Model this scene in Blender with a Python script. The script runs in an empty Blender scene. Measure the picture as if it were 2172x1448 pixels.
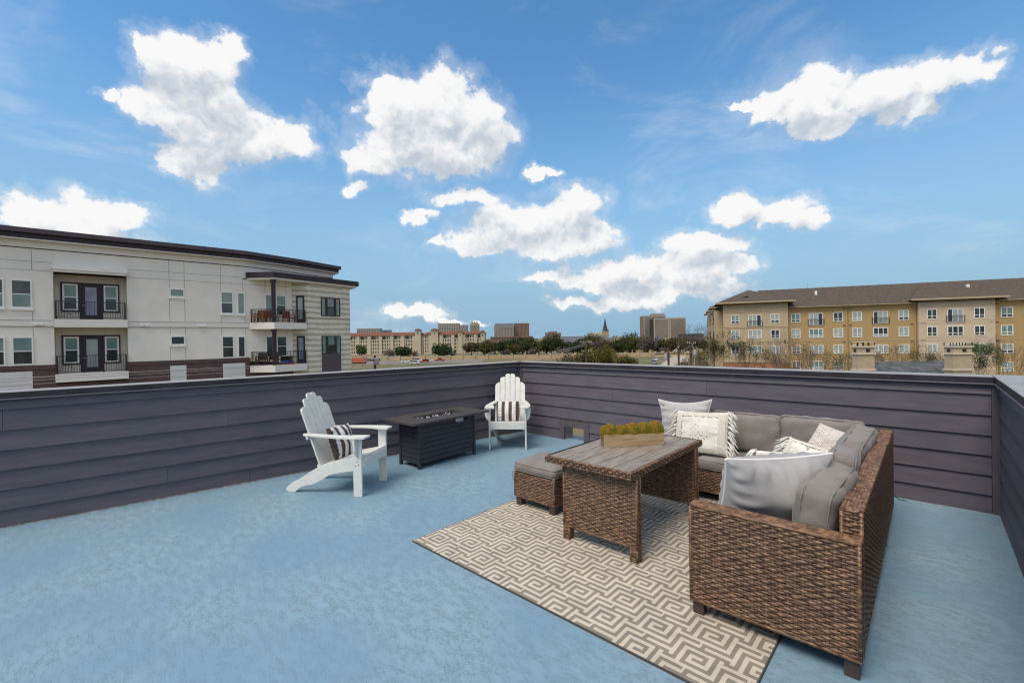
import bpy, bmesh, math, random
from mathutils import Vector, Matrix, noise as mnoise
R = math.radians
rnd = random.Random(7)
scene = bpy.context.scene
COL = scene.collection

# ------------------------------------------------------------------ camera
EYE = 1.608                      # eye height over the deck floor (deck floor is z = 0)
YAW = R(42.97); PITCH = math.atan((717.3 - 724) / 950.0); ROLL = math.atan(0.0164)
GZ = -9.8                        # street level
cam_d = bpy.data.cameras.new('camera')
cam = bpy.data.objects.new('camera', cam_d)
COL.objects.link(cam)
f0 = Vector((-math.sin(YAW), math.cos(YAW), 0)); r0 = Vector((math.cos(YAW), math.sin(YAW), 0)); u0 = Vector((0, 0, 1))
fw = f0 * math.cos(PITCH) + u0 * math.sin(PITCH); up = u0 * math.cos(PITCH) - f0 * math.sin(PITCH)
rt = r0 * math.cos(ROLL) - up * math.sin(ROLL); uu = up * math.cos(ROLL) + r0 * math.sin(ROLL)
M = Matrix((rt, uu, -fw)).transposed().to_4x4(); M.translation = (0, 0, EYE)
cam.matrix_world = M
cam_d.sensor_fit = 'HORIZONTAL'; cam_d.sensor_width = 36.0; cam_d.lens = 950.0 / 2172 * 36
cam_d.clip_start = 0.05; cam_d.clip_end = 12000
scene.camera = cam
scene.view_settings.view_transform = 'Standard'; scene.view_settings.look = 'None'
scene.view_settings.gamma = 1.0; scene.view_settings.use_curve_mapping = False
scene.view_settings.exposure = 0.58
scene.cycles.max_bounces = 6; scene.cycles.diffuse_bounces = 3; scene.cycles.glossy_bounces = 3
scene.cycles.transparent_max_bounces = 8
scene.cycles.use_denoising = True; scene.cycles.use_adaptive_sampling = True; scene.cycles.adaptive_threshold = 0.02
scene.cycles.filter_width = 1.2

# ------------------------------------------------------------------ sun + sky
SUN_EL = R(58); SUN_DIR = Vector((0.03, -1.0, 0)).normalized()     # horizontal direction towards the sun
to_sun = (SUN_DIR * math.cos(SUN_EL) + Vector((0, 0, math.sin(SUN_EL)))).normalized()
sl = bpy.data.lights.new('sun', 'SUN'); sl.energy = 2.1; sl.angle = R(30); sl.color = (1.0, 0.89, 0.76)
so = bpy.data.objects.new('sun', sl); COL.objects.link(so)
so.rotation_euler = to_sun.to_track_quat('Z', 'Y').to_euler(); so.location = (0, 0, 60)

world = bpy.data.worlds.new('World'); scene.world = world; world.use_nodes = True
wn = world.node_tree; wn.nodes.clear(); WL = wn.links.new
def N(nt, kind, **kw):
    n = nt.nodes.new(kind)
    for k, v in kw.items(): setattr(n, k, v)
    return n
def mth(nt, op, a, b=None, c=None, clamp=False):
    n = nt.nodes.new('ShaderNodeMath'); n.operation = op; n.use_clamp = clamp
    for i, v in enumerate((a, b, c)):
        if v is None: continue
        if isinstance(v, (int, float)): n.inputs[i].default_value = v
        else: nt.links.new(v, n.inputs[i])
    return n.outputs[0]
def vmth(nt, op, a, b=None, c=None):
    n = nt.nodes.new('ShaderNodeVectorMath'); n.operation = op
    for i, v in enumerate((a, b, c)):
        if v is None: continue
        if isinstance(v, (tuple, list, Vector)): n.inputs[i].default_value = v
        else: nt.links.new(v, n.inputs[i])
    return n.outputs['Value'] if op in ('LENGTH', 'DOT_PRODUCT') else n.outputs[0]
def smooth(nt, x, a, b):
    n = nt.nodes.new('ShaderNodeMapRange'); n.interpolation_type = 'SMOOTHSTEP'
    nt.links.new(x, n.inputs[0]); n.inputs[1].default_value = a; n.inputs[2].default_value = b
    return n.outputs[0]
sky = N(wn, 'ShaderNodeTexSky', sky_type='NISHITA', sun_disc=False)
sky.sun_elevation = SUN_EL; sky.sun_rotation = math.atan2(SUN_DIR.x, SUN_DIR.y)
sky.air_density = 1.0; sky.dust_density = 0.2; sky.ozone_density = 1.6; sky.altitude = 150
bg_sky = N(wn, 'ShaderNodeBackground'); bg_sky.inputs[1].default_value = 0.13
hsv = N(wn, 'ShaderNodeHueSaturation'); hsv.inputs['Saturation'].default_value = 1.22
hsv.inputs['Hue'].default_value = 0.492
WL(sky.outputs[0], hsv.inputs['Color']); WL(hsv.outputs[0], bg_sky.inputs[0])
# fair-weather cumulus: soft ellipses in azimuth / elevation (radians, azimuth measured from the deck's long view), broken up by noise
AIR = (0.185, 0.31, 0.425); CL = 0.63        # radiance of hazy air and of sunlit cloud
CLOUDS = [  # az, el, half width, half height
    (-0.610,0.468,0.092,0.049), (-0.663,0.470,0.028,0.022), (-0.558,0.498,0.041,0.032), (-0.597,0.419,0.102,0.056), (-0.665,0.384,0.057,0.039), (-0.715,0.395,0.019,0.018),
    (-0.561,0.374,0.135,0.059), (-0.466,0.383,0.093,0.043), (-0.609,0.319,0.057,0.041), (-0.244,0.464,0.119,0.062), (-0.154,0.482,0.116,0.062), (-0.071,0.456,0.094,0.055),
    (-0.206,0.408,0.191,0.080), (-0.036,0.417,0.070,0.043), (-0.268,0.493,0.050,0.031), (-0.339,0.318,0.030,0.016), (-0.125,0.385,0.152,0.059), (-0.314,0.373,0.065,0.038),
    (-0.806,0.200,0.063,0.031), (-0.730,0.224,0.062,0.032), (-0.775,0.184,0.112,0.032), (-0.840,0.187,0.032,0.023), (0.030,0.254,0.151,0.060), (0.150,0.283,0.074,0.058),
    (0.174,0.219,0.079,0.039), (-0.055,0.210,0.100,0.031), (-0.095,0.298,0.106,0.028), (-0.209,0.260,0.057,0.015), (0.083,0.343,0.049,0.013), (-0.154,0.210,0.042,0.011),
    (0.092,0.202,0.138,0.040), (0.593,0.412,0.081,0.044), (0.681,0.397,0.083,0.044), (0.758,0.385,0.062,0.034), (0.811,0.379,0.040,0.029), (0.493,0.423,0.041,0.013),
    (0.607,0.367,0.057,0.030), (0.723,0.356,0.060,0.029), (0.548,0.408,0.050,0.025), (0.466,0.248,0.068,0.035), (0.531,0.234,0.072,0.032), (0.591,0.214,0.036,0.024),
    (0.413,0.181,0.104,0.035), (0.254,0.143,0.128,0.042), (0.386,0.132,0.134,0.045), (0.321,0.100,0.161,0.033), (0.173,0.126,0.084,0.027), (0.090,0.131,0.081,0.018),
    (0.465,0.140,0.068,0.029), (0.447,0.104,0.056,0.017), (0.253,0.079,0.128,0.023), (0.152,0.078,0.068,0.016), (-0.262,0.067,0.031,0.019), (-0.192,0.062,0.067,0.025),
    (-0.131,0.044,0.033,0.014), (-0.084,0.043,0.019,0.008),
]
geo = N(wn, 'ShaderNodeTexCoord')
gdir = geo.outputs['Generated']
vr = N(wn, 'ShaderNodeVectorRotate', rotation_type='Z_AXIS'); vr.inputs['Angle'].default_value = -YAW
WL(gdir, vr.inputs['Vector'])
sep = N(wn, 'ShaderNodeSeparateXYZ'); WL(vr.outputs[0], sep.inputs[0])
az = mth(wn, 'ARCTAN2', sep.outputs[0], sep.outputs[1]); el = mth(wn, 'ARCSINE', sep.outputs[2])
comb = N(wn, 'ShaderNodeCombineXYZ'); WL(az, comb.inputs[0]); WL(el, comb.inputs[1])
n1 = N(wn, 'ShaderNodeTexNoise'); n1.inputs['Scale'].default_value = 9; n1.inputs['Detail'].default_value = 4; n1.inputs['Roughness'].default_value = 0.6
WL(vr.outputs[0], n1.inputs['Vector'])
warp = vmth(wn, 'MULTIPLY_ADD', vmth(wn, 'SUBTRACT', n1.outputs['Color'], (0.5, 0.5, 0.5)), (0.12, 0.085, 0.0), comb.outputs[0])
n2 = N(wn, 'ShaderNodeTexNoise'); n2.inputs['Scale'].default_value = 15; n2.inputs['Detail'].default_value = 6; n2.inputs['Roughness'].default_value = 0.60
WL(vr.outputs[0], n2.inputs['Vector'])
def billow(vec):
    v = N(wn, 'ShaderNodeTexVoronoi', feature='F1', normalize=False); v.inputs['Scale'].default_value = 13; v.inputs['Detail'].default_value = 3.0; v.inputs['Roughness'].default_value = 0.55
    WL(vec, v.inputs['Vector']); return v.outputs['Distance']
wob = vmth(wn, 'MULTIPLY_ADD', vmth(wn, 'SUBTRACT', n2.outputs['Color'], (0.5, 0.5, 0.5)), (0.05, 0.05, 0.05), vr.outputs[0])
v0 = billow(wob); v1 = billow(vmth(wn, 'ADD', wob, (-0.006, 0.0, 0.014)))
n3 = N(wn, 'ShaderNodeTexNoise'); n3.inputs['Scale'].default_value = 10; n3.inputs['Detail'].default_value = 3; n3.inputs['Roughness'].default_value = 0.55
WL(vmth(wn, 'ADD', vr.outputs[0], (3.1, 1.7, 0.4)), n3.inputs['Vector'])
warp = vmth(wn, 'MULTIPLY_ADD', vmth(wn, 'SUBTRACT', n2.outputs['Color'], (0.5, 0.5, 0.5)), (0.085, 0.065, 0.0), warp)
# the distance field of all cloud ellipses as a node group, read twice (here and a little towards the light)
g = bpy.data.node_groups.new('cloud_field', 'ShaderNodeTree')
g.interface.new_socket('P', in_out='INPUT', socket_type='NodeSocketVector'); g.interface.new_socket('D', in_out='OUTPUT', socket_type='NodeSocketFloat')
gi = g.nodes.new('NodeGroupInput'); go_ = g.nodes.new('NodeGroupOutput'); acc = None
for (a, e, rx, ry) in CLOUDS:
    l = vmth(g, 'LENGTH', vmth(g, 'MULTIPLY_ADD', gi.outputs[0], (1 / rx, 1 / ry, 0), (-a / rx, -e / ry, 0)))
    acc = l if acc is None else mth(g, 'SMOOTH_MIN', acc, l, 0.22)
g.links.new(acc, go_.inputs[0])
def field(v):
    n = wn.nodes.new('ShaderNodeGroup'); n.node_tree = g; WL(v, n.inputs[0]); return n.outputs[0]
d0 = field(warp); d1 = field(vmth(wn, 'ADD', warp, (-0.012, 0.04, 0)))
fb = mth(wn, 'ADD', mth(wn, 'MULTIPLY', mth(wn, 'SUBTRACT', 0.74, v0), 0.55), mth(wn, 'MULTIPLY', mth(wn, 'SUBTRACT', n2.outputs['Fac'], 0.5), 0.8))
core = mth(wn, 'MULTIPLY', mth(wn, 'SUBTRACT', 0.98, d0), 1.5)
dens = mth(wn, 'ADD', core, mth(wn, 'MULTIPLY', fb, mth(wn, 'MULTIPLY_ADD', smooth(wn, core, 0.0, 0.8), -0.5, 1.35)))
alpha_a = mth(wn, 'MAXIMUM', smooth(wn, dens, -0.08, 0.42), mth(wn, 'MULTIPLY', smooth(wn, dens, -0.65, 0.2), 0.26))
shade = mth(wn, 'ADD', mth(wn, 'SUBTRACT', d1, d0), mth(wn, 'MULTIPLY', mth(wn, 'SUBTRACT', n3.outputs['Fac'], 0.5), 0.5))
relief = mth(wn, 'MULTIPLY', mth(wn, 'SUBTRACT', v1, v0), 0.9)
edge = mth(wn, 'MULTIPLY', mth(wn, 'SUBTRACT', 0.6, dens), 0.35)
lit_a = smooth(wn, mth(wn, 'ADD', mth(wn, 'ADD', shade, edge), relief), -0.62, 0.50)
# unseen clouds behind and beside the view, made denser to brighten the scene
n4 = N(wn, 'ShaderNodeTexNoise'); n4.inputs['Scale'].default_value = 3.2; n4.inputs['Detail'].default_value = 6; n4.inputs['Roughness'].default_value = 0.55
WL(vr.outputs[0], n4.inputs['Vector'])
alpha_b = mth(wn, 'MULTIPLY', smooth(wn, n4.outputs['Fac'], 0.44, 0.54), smooth(wn, el, 0.01, 0.12))
lit_b = smooth(wn, n4.outputs['Fac'], 0.72, 0.56)
# thin wisps
n5 = N(wn, 'ShaderNodeTexNoise'); n5.inputs['Scale'].default_value = 3.0; n5.inputs['Detail'].default_value = 5; n5.inputs['Roughness'].default_value = 0.6; n5.inputs['Distortion'].default_value = 0.6
WL(vmth(wn, 'MULTIPLY', vr.outputs[0], (1.0, 1.0, 2.6)), n5.inputs['Vector'])
wisp = mth(wn, 'MULTIPLY', smooth(wn, n5.outputs['Fac'], 0.46, 0.80), 0.30)
# pale air towards the horizon
bg_air = N(wn, 'ShaderNodeBackground'); bg_air.inputs[0].default_value = (AIR[0], AIR[1], AIR[2], 1); bg_air.inputs[1].default_value = 1.0
amix = N(wn, 'ShaderNodeMixShader'); WL(mth(wn, 'POWER', smooth(wn, el, 0.55, -0.02), 1.0), amix.inputs[0]); WL(bg_sky.outputs[0], amix.inputs[1]); WL(bg_air.outputs[0], amix.inputs[2])
def clouded(alpha, lit):
    cm = N(wn, 'ShaderNodeMix', data_type='RGBA'); WL(lit, cm.inputs['Factor'])
    cm.inputs['A'].default_value = (0.56 * CL, 0.63 * CL, 0.72 * CL, 1); cm.inputs['B'].default_value = (1.0 * CL, 1.0 * CL, 1.0 * CL, 1)
    bc = N(wn, 'ShaderNodeBackground'); WL(cm.outputs['Result'], bc.inputs[0])
    x = N(wn, 'ShaderNodeMixShader'); WL(mth(wn, 'MAXIMUM', alpha, wisp), x.inputs[0]); WL(amix.outputs[0], x.inputs[1]); WL(bc.outputs[0], x.inputs[2]); return x.outputs[0]
aside = mth(wn, 'MAXIMUM', smooth(wn, mth(wn, 'ABSOLUTE', az), 0.95, 1.2), smooth(wn, el, 0.75, 0.95))
wmix = N(wn, 'ShaderNodeMixShader'); WL(aside, wmix.inputs[0]); WL(clouded(alpha_a, lit_a), wmix.inputs[1]); WL(clouded(alpha_b, lit_b), wmix.inputs[2])
wout = N(wn, 'ShaderNodeOutputWorld'); WL(wmix.outputs[0], wout.inputs[0])
world.cycles.sampling_method = 'MANUAL'; world.cycles.sample_map_resolution = 512

# ------------------------------------------------------------------ materials
MATS = {}
def mat(name, col, rough=0.7, col2=None, scale=8.0, stretch=(1, 1, 1), detail=4, lo=0.35, hi=0.65, bump=0.0, bscale=None, bdist=0.01,
        spec=0.4, metal=0.0, rand=0.0, island=0.0, coord='Object', trans=0.0, sheen=0.0):
    m = bpy.data.materials.new(name); MATS[name] = m; m.use_nodes = True
    nt = m.node_tree; b = nt.nodes['Principled BSDF']
    b.inputs['Roughness'].default_value = rough; b.inputs['Metallic'].default_value = metal
    b.inputs['Specular IOR Level'].default_value = spec
    if sheen: b.inputs['Sheen Weight'].default_value = sheen
    tc = N(nt, 'ShaderNodeTexCoord'); mp = N(nt, 'ShaderNodeMapping'); mp.inputs['Scale'].default_value = stretch
    nt.links.new(tc.outputs[coord], mp.inputs[0])
    out = None
    if col2 is not None:
        nz = N(nt, 'ShaderNodeTexNoise'); nz.inputs['Scale'].default_value = scale; nz.inputs['Detail'].default_value = detail
        nt.links.new(mp.outputs[0], nz.inputs['Vector'])
        f = smooth(nt, nz.outputs['Fac'], lo, hi)
        mx = N(nt, 'ShaderNodeMix', data_type='RGBA'); nt.links.new(f, mx.inputs['Factor'])
        mx.inputs['A'].default_value = (*col, 1); mx.inputs['B'].default_value = (*col2, 1); out = mx.outputs['Result']
    if rand or island:
        h = N(nt, 'ShaderNodeHueSaturation')
        if out is not None: nt.links.new(out, h.inputs['Color'])
        else: h.inputs['Color'].default_value = (*col, 1)
        if island:
            src = N(nt, 'ShaderNodeNewGeometry').outputs['Random Per Island']; k = island
        else:
            src = N(nt, 'ShaderNodeObjectInfo').outputs['Random']; k = rand
        nt.links.new(mth(nt, 'MULTIPLY_ADD', src, 2 * k, 1 - k), h.inputs['Value'])
        if island: nt.links.new(mth(nt, 'MULTIPLY_ADD', src, 0.03, 0.485), h.inputs['Hue'])
        out = h.outputs[0]
    if out is not None: nt.links.new(out, b.inputs['Base Color'])
    else: b.inputs['Base Color'].default_value = (*col, 1)
    if bump:
        n2 = N(nt, 'ShaderNodeTexNoise'); n2.inputs['Scale'].default_value = bscale or scale * 4; n2.inputs['Detail'].default_value = 5
        nt.links.new(mp.outputs[0], n2.inputs['Vector'])
        bp = N(nt, 'ShaderNodeBump'); bp.inputs['Strength'].default_value = bump; bp.inputs['Distance'].default_value = bdist
        nt.links.new(n2.outputs['Fac'], bp.inputs['Height']); nt.links.new(bp.outputs[0], b.inputs['Normal'])
    if trans: b.inputs['Transmission Weight'].default_value = trans
    return m
def nodes_of(m): return m.node_tree, m.node_tree.nodes['Principled BSDF']

# ------------------------------------------------------------------ mesh helpers
class MB:
    """collects geometry for one mesh object"""
    def __init__(s): s.v = []; s.f = []; s.mi = []; s.cur = 0
    def add(s, vs, fs, mx=None):
        o = len(s.v)
        for p in vs: s.v.append(tuple(mx @ Vector(p)) if mx is not None else tuple(p))
        for f in fs: s.f.append(tuple(i + o for i in f)); s.mi.append(s.cur)
        return s
    def box(s, x0, x1, y0, y1, z0, z1, mx=None):
        vs = [(x0, y0, z0), (x1, y0, z0), (x1, y1, z0), (x0, y1, z0), (x0, y0, z1), (x1, y0, z1), (x1, y1, z1), (x0, y1, z1)]
        return s.add(vs, [(0, 3, 2, 1), (4, 5, 6, 7), (0, 1, 5, 4), (1, 2, 6, 5), (2, 3, 7, 6), (3, 0, 4, 7)], mx)
    def prism(s, poly, z0, z1, mx=None):
        n = len(poly); vs = [(x, y, z0) for x, y in poly] + [(x, y, z1) for x, y in poly]
        fs = [tuple(range(n - 1, -1, -1)), tuple(range(n, 2 * n))] + [(i, (i + 1) % n, n + (i + 1) % n, n + i) for i in range(n)]
        return s.add(vs, fs, mx)
    def tube(s, pts, r, n=6, closed=False, mx=None, cap=True):
        pts = [Vector(p) for p in pts]; k = len(pts); rr = r if isinstance(r, (list, tuple)) else [r] * k
        vs = []; fs = []; ref = None
        for i, p in enumerate(pts):
            if closed: t = pts[(i + 1) % k] - pts[i - 1]
            else: t = pts[min(i + 1, k - 1)] - pts[max(i - 1, 0)]
            t = t.normalized() if t.length > 1e-9 else Vector((0, 0, 1))
            if ref is None: ref = Vector((0, 0, 1)) if abs(t.z) < 0.9 else Vector((1, 0, 0))
            a = t.cross(ref).normalized(); b = t.cross(a).normalized(); ref = -b if b.length else ref
            ref = a.cross(t).normalized()
            for j in range(n):
                th = 2 * math.pi * j / n
                vs.append(p + (a * math.cos(th) + ref * math.sin(th)) * rr[i])
        for i in range(k if closed else k - 1):
            i2 = (i + 1) % k
            for j in range(n): fs.append((i * n + j, i * n + (j + 1) % n, i2 * n + (j + 1) % n, i2 * n + j))
        if cap and not closed: fs += [tuple(range(n - 1, -1, -1)), tuple(range((k - 1) * n, k * n))]
        return s.add([tuple(v) for v in vs], fs, mx)
    def lathe(s, prof, n=16, mx=None):
        vs = []; fs = []; k = len(prof)
        for (r, z) in prof:
            for j in range(n): vs.append((r * math.cos(2 * math.pi * j / n), r * math.sin(2 * math.pi * j / n), z))
        for i in range(k - 1):
            for j in range(n): fs.append((i * n + j, i * n + (j + 1) % n, (i + 1) * n + (j + 1) % n, (i + 1) * n + j))
        fs += [tuple(range(n - 1, -1, -1)), tuple(range((k - 1) * n, k * n))]
        return s.add(vs, fs, mx)
    def mesh(s, name, mats, smooth_=False):
        me = bpy.data.meshes.new(name); me.from_pydata(s.v, [], s.f)
        if not isinstance(mats, (list, tuple)): mats = [mats]
        for m in mats: me.materials.append(MATS[m] if isinstance(m, str) else m)
        if len(mats) > 1: me.polygons.foreach_set('material_index', s.mi)
        if smooth_: me.polygons.foreach_set('use_smooth', [True] * len(me.polygons))
        me.update(); return me
    def build(s, name, mats, parent=None, smooth_=False, bevel=0.0, loc=None):
        o = bpy.data.objects.new(name, s.mesh(name, mats, smooth_)); COL.objects.link(o)
        if parent is not None: o.parent = parent
        if loc is not None: o.location = loc
        if bevel:
            b = o.modifiers.new('bevel', 'BEVEL'); b.width = bevel; b.segments = 2; b.limit_method = 'ANGLE'; b.angle_limit = R(40)
            b.harden_normals = False
        return o
def tag(o, label=None, cat=None, group=None, kind=None):
    if label: o['label'] = label
    if cat: o['category'] = cat
    if group: o['group'] = group
    if kind: o['kind'] = kind
    return o
def thing(name, label, cat, loc=(0, 0, 0), rotz=0.0, group=None):
    o = bpy.data.objects.new(name, None); COL.objects.link(o); o.empty_display_size = 0.2
    o.location = loc; o.rotation_euler = (0, 0, rotz); return tag(o, label, cat, group)
def boxes(parent, name, m, bl, bevel=0.0, kind=None):
    b = MB()
    for t in bl: b.box(*t)
    o = b.build(name, m, parent, bevel=bevel)
    if kind: o['kind'] = kind
    return o
def copy_tree(o, parent=None, label=None):
    c = o.copy(); COL.objects.link(c); c.parent = parent
    for ch in list(o.children): copy_tree(ch, c)
    if label: c['label'] = label
    return c

# ================================================================== MATERIALS OF THE DECK
mat('siding', (0.094, 0.084, 0.104), 0.58, (0.116, 0.101, 0.120), 3.0, (1, 1, 6), bump=0.12, bscale=60, rand=0.045, spec=0.35)
mat('trim_dark', (0.092, 0.080, 0.093), 0.6, (0.108, 0.092, 0.106), 5, bump=0.05, spec=0.3)
mat('cap_metal', (0.26, 0.245, 0.235), 0.45, (0.33, 0.31, 0.295), 2.5, (1, 6, 1), spec=0.5, bump=0.05, bscale=30)
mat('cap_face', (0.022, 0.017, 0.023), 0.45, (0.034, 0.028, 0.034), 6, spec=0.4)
mat('cap_lip', (0.16, 0.15, 0.17), 0.4)
mat('caulk', (0.30, 0.27, 0.24), 0.9, (0.12, 0.11, 0.11), 30)
mat('screw', (0.03, 0.03, 0.03), 0.4, metal=0.6)
mat('tan_plaster', (0.36, 0.30, 0.22), 0.9, (0.24, 0.2, 0.16), 12)
mat('white_wood', (0.70, 0.69, 0.63), 0.45, (0.64, 0.635, 0.59), 10, (1, 1, 1), spec=0.4, bump=0.05, bscale=50)
mat('stripe_brown', (0.055, 0.038, 0.032), 0.9)
mat('metal_black', (0.020, 0.018, 0.024), 0.38, (0.040, 0.034, 0.045), 120, bump=0.25, bscale=240, bdist=0.004, spec=0.5)
mat('slate_top', (0.060, 0.052, 0.050), 0.42, (0.085, 0.075, 0.068), 22, bump=0.15, bscale=90, spec=0.5)
mat('fire_glass', (0.55, 0.57, 0.59), 0.15, island=0.35, spec=0.7)
mat('steel', (0.55, 0.58, 0.60), 0.3, metal=0.8)
mat('wicker', (0.092, 0.045, 0.025), 0.45, (0.255, 0.142, 0.078), 26, (1, 1, 2.6), lo=0.36, hi=0.66, bump=0.15, bscale=160, bdist=0.003, spec=0.5)
mat('wicker_back', (0.016, 0.010, 0.008), 0.8)
mat('leg_brown', (0.050, 0.034, 0.032), 0.5, (0.066, 0.046, 0.042), 9, (6, 6, 1))
mat('plank_grey', (0.195, 0.160, 0.130), 0.6, (0.275, 0.238, 0.200), 7, (9, 0.8, 9), detail=7, lo=0.4, hi=0.6, bump=0.12, bscale=30, rand=0.05, spec=0.5)
mat('cushion_grey', (0.185, 0.165, 0.145), 0.95, (0.225, 0.202, 0.180), 6, bump=0.25, bscale=320, bdist=0.003, rand=0.05, sheen=0.15)
mat('pipe_grey', (0.20, 0.19, 0.18), 0.9)
mat('pillow_light', (0.37, 0.355, 0.345), 0.95, (0.42, 0.405, 0.395), 5, bump=0.2, bscale=300, bdist=0.002, sheen=0.15)
mat('pillow_mid', (0.29, 0.285, 0.282), 0.95, (0.36, 0.352, 0.345), 5, bump=0.2, bscale=300, bdist=0.002, sheen=0.15)
mat('pipe_white', (0.72, 0.69, 0.66), 0.85)
mat('cotton_white', (0.66, 0.63, 0.56), 0.95, (0.74, 0.71, 0.65), 14, bump=0.35, bscale=170, bdist=0.004, sheen=0.2)
mat('cotton_weave', (0.64, 0.60, 0.52), 0.95, (0.42, 0.36, 0.29), 60, (1, 2.5, 1), lo=0.5, hi=0.7, bump=0.6, bscale=90, bdist=0.006)
mat('fringe', (0.72, 0.70, 0.64), 0.95, island=0.08)
mat('taupe_cotton', (0.42, 0.375, 0.335), 0.95, (0.46, 0.41, 0.37), 20, bump=0.2, bscale=250, bdist=0.002)
mat('pine', (0.42, 0.30, 0.175), 0.7, (0.30, 0.195, 0.10), 6, (0.7, 9, 12), detail=6, lo=0.42, hi=0.66, bump=0.1)
mat('pine_end', (0.28, 0.19, 0.10), 0.8, (0.2, 0.13, 0.07), 10)
mat('moss', (0.42, 0.25, 0.014), 0.95, (0.22, 0.25, 0.014), 16, lo=0.45, hi=0.58, island=0.55)
mat('moss_core', (0.20, 0.11, 0.012), 0.95, (0.12, 0.11, 0.01), 14)
mat('rug_cream', (0.60, 0.535, 0.43), 1.0, (0.51, 0.455, 0.365), 7, bump=0.5, bscale=420, bdist=0.004)
mat('rug_grey', (0.27, 0.238, 0.187), 1.0, (0.215, 0.19, 0.15), 7, bump=0.5, bscale=420, bdist=0.004)
mat('rug_edge', (0.075, 0.068, 0.06), 1.0)
mat('concrete', (0.30, 0.29, 0.27), 0.9, (0.24, 0.23, 0.21), 1.5)
# striped pillow cover: broad brown bands along the local x axis
m = mat('stripe_cover', (0.62, 0.60, 0.57), 0.95, bump=0.2, bscale=260, bdist=0.002)
nt, b = nodes_of(m); tc = N(nt, 'ShaderNodeTexCoord'); sx = N(nt, 'ShaderNodeSeparateXYZ'); nt.links.new(tc.outputs['Object'], sx.inputs[0])
w = mth(nt, 'FRACT', mth(nt, 'MULTIPLY_ADD', sx.outputs[0], 1 / 0.106, 0.75)); w = smooth(nt, mth(nt, 'ABSOLUTE', mth(nt, 'SUBTRACT', w, 0.5)), 0.255, 0.275)
mx = N(nt, 'ShaderNodeMix', data_type='RGBA'); nt.links.new(w, mx.inputs['Factor']); mx.inputs['A'].default_value = (0.66, 0.64, 0.62, 1); mx.inputs['B'].default_value = (0.075, 0.052, 0.045, 1)
nt.links.new(mx.outputs['Result'], b.inputs['Base Color'])
# blue elastomeric deck coating, trowelled, with greyish worn flecks
m = mat('deck_coating', (0.2, 0.3, 0.4), 0.5, spec=0.35)
nt, b = nodes_of(m); tc = N(nt, 'ShaderNodeTexCoord')
def noise_n(nt, vec, sc, det=4, ro=0.5, dist=0.0):
    n = N(nt, 'ShaderNodeTexNoise'); n.inputs['Scale'].default_value = sc; n.inputs['Detail'].default_value = det; n.inputs['Roughness'].default_value = ro; n.inputs['Distortion'].default_value = dist
    nt.links.new(vec, n.inputs['Vector']); return n.outputs['Fac']
mp = N(nt, 'ShaderNodeMapping'); mp.inputs['Rotation'].default_value = (0, 0, R(35)); mp.inputs['Scale'].default_value = (1, 2.3, 1); nt.links.new(tc.outputs['Object'], mp.inputs[0])
big = smooth(nt, noise_n(nt, tc.outputs['Object'], 1.1, 3), 0.36, 0.64); fine = noise_n(nt, mp.outputs[0], 48, 7, 0.70, 0.9)
patch = smooth(nt, noise_n(nt, mp.outputs[0], 8.5, 6, 0.72), 0.40, 0.58)
fleck = mth(nt, 'MULTIPLY', smooth(nt, fine, 0.485, 0.535), mth(nt, 'MULTIPLY', patch, mth(nt, 'MULTIPLY_ADD', big, 0.55, 0.45)))
m1 = N(nt, 'ShaderNodeMix', data_type='RGBA'); nt.links.new(big, m1.inputs['Factor']); m1.inputs['A'].default_value = (0.182, 0.305, 0.400, 1); m1.inputs['B'].default_value = (0.232, 0.352, 0.435, 1)
m2 = N(nt, 'ShaderNodeMix', data_type='RGBA'); nt.links.new(mth(nt, 'MULTIPLY', fleck, 0.62), m2.inputs['Factor']); nt.links.new(m1.outputs['Result'], m2.inputs['A']); m2.inputs['B'].default_value = (0.120, 0.185, 0.220, 1)
nt.links.new(m2.outputs['Result'], b.inputs['Base Color'])
bp = N(nt, 'ShaderNodeBump'); bp.inputs['Strength'].default_value = 0.5; bp.inputs['Distance'].default_value = 0.006
nt.links.new(mth(nt, 'ADD', noise_n(nt, mp.outputs[0], 70, 4, 0.6), mth(nt, 'MULTIPLY', fleck, -0.6)), bp.inputs['Height']); nt.links.new(bp.outputs[0], b.inputs['Normal'])
# geometric throw-pillow print: thin pale lines of triangles on taupe (flat print)
m = mat('geo_print', (0.4, 0.36, 0.33), 0.95)
nt, b = nodes_of(m); tc = N(nt, 'ShaderNodeTexCoord'); lines = None
for ang in (0, 60, 120):
    c, s_ = math.cos(R(ang)), math.sin(R(ang))
    t = vmth(nt, 'DOT_PRODUCT', tc.outputs['Object'], (c / 0.062, s_ / 0.062, 0))
    q = mth(nt, 'ABSOLUTE', mth(nt, 'SUBTRACT', mth(nt, 'FRACT', mth(nt, 'ADD', t, 20.3)), 0.5))
    for cen in (0.12, 0.30):
        l = mth(nt, 'LESS_THAN', mth(nt, 'ABSOLUTE', mth(nt, 'SUBTRACT', q, cen)), 0.035)
        lines = l if lines is None else mth(nt, 'MAXIMUM', lines, l)
mx = N(nt, 'ShaderNodeMix', data_type='RGBA'); nt.links.new(lines, mx.inputs['Factor']); mx.inputs['A'].default_value = (0.36, 0.315, 0.28, 1); mx.inputs['B'].default_value = (0.66, 0.60, 0.55, 1)
nt.links.new(mx.outputs['Result'], b.inputs['Base Color'])

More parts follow.
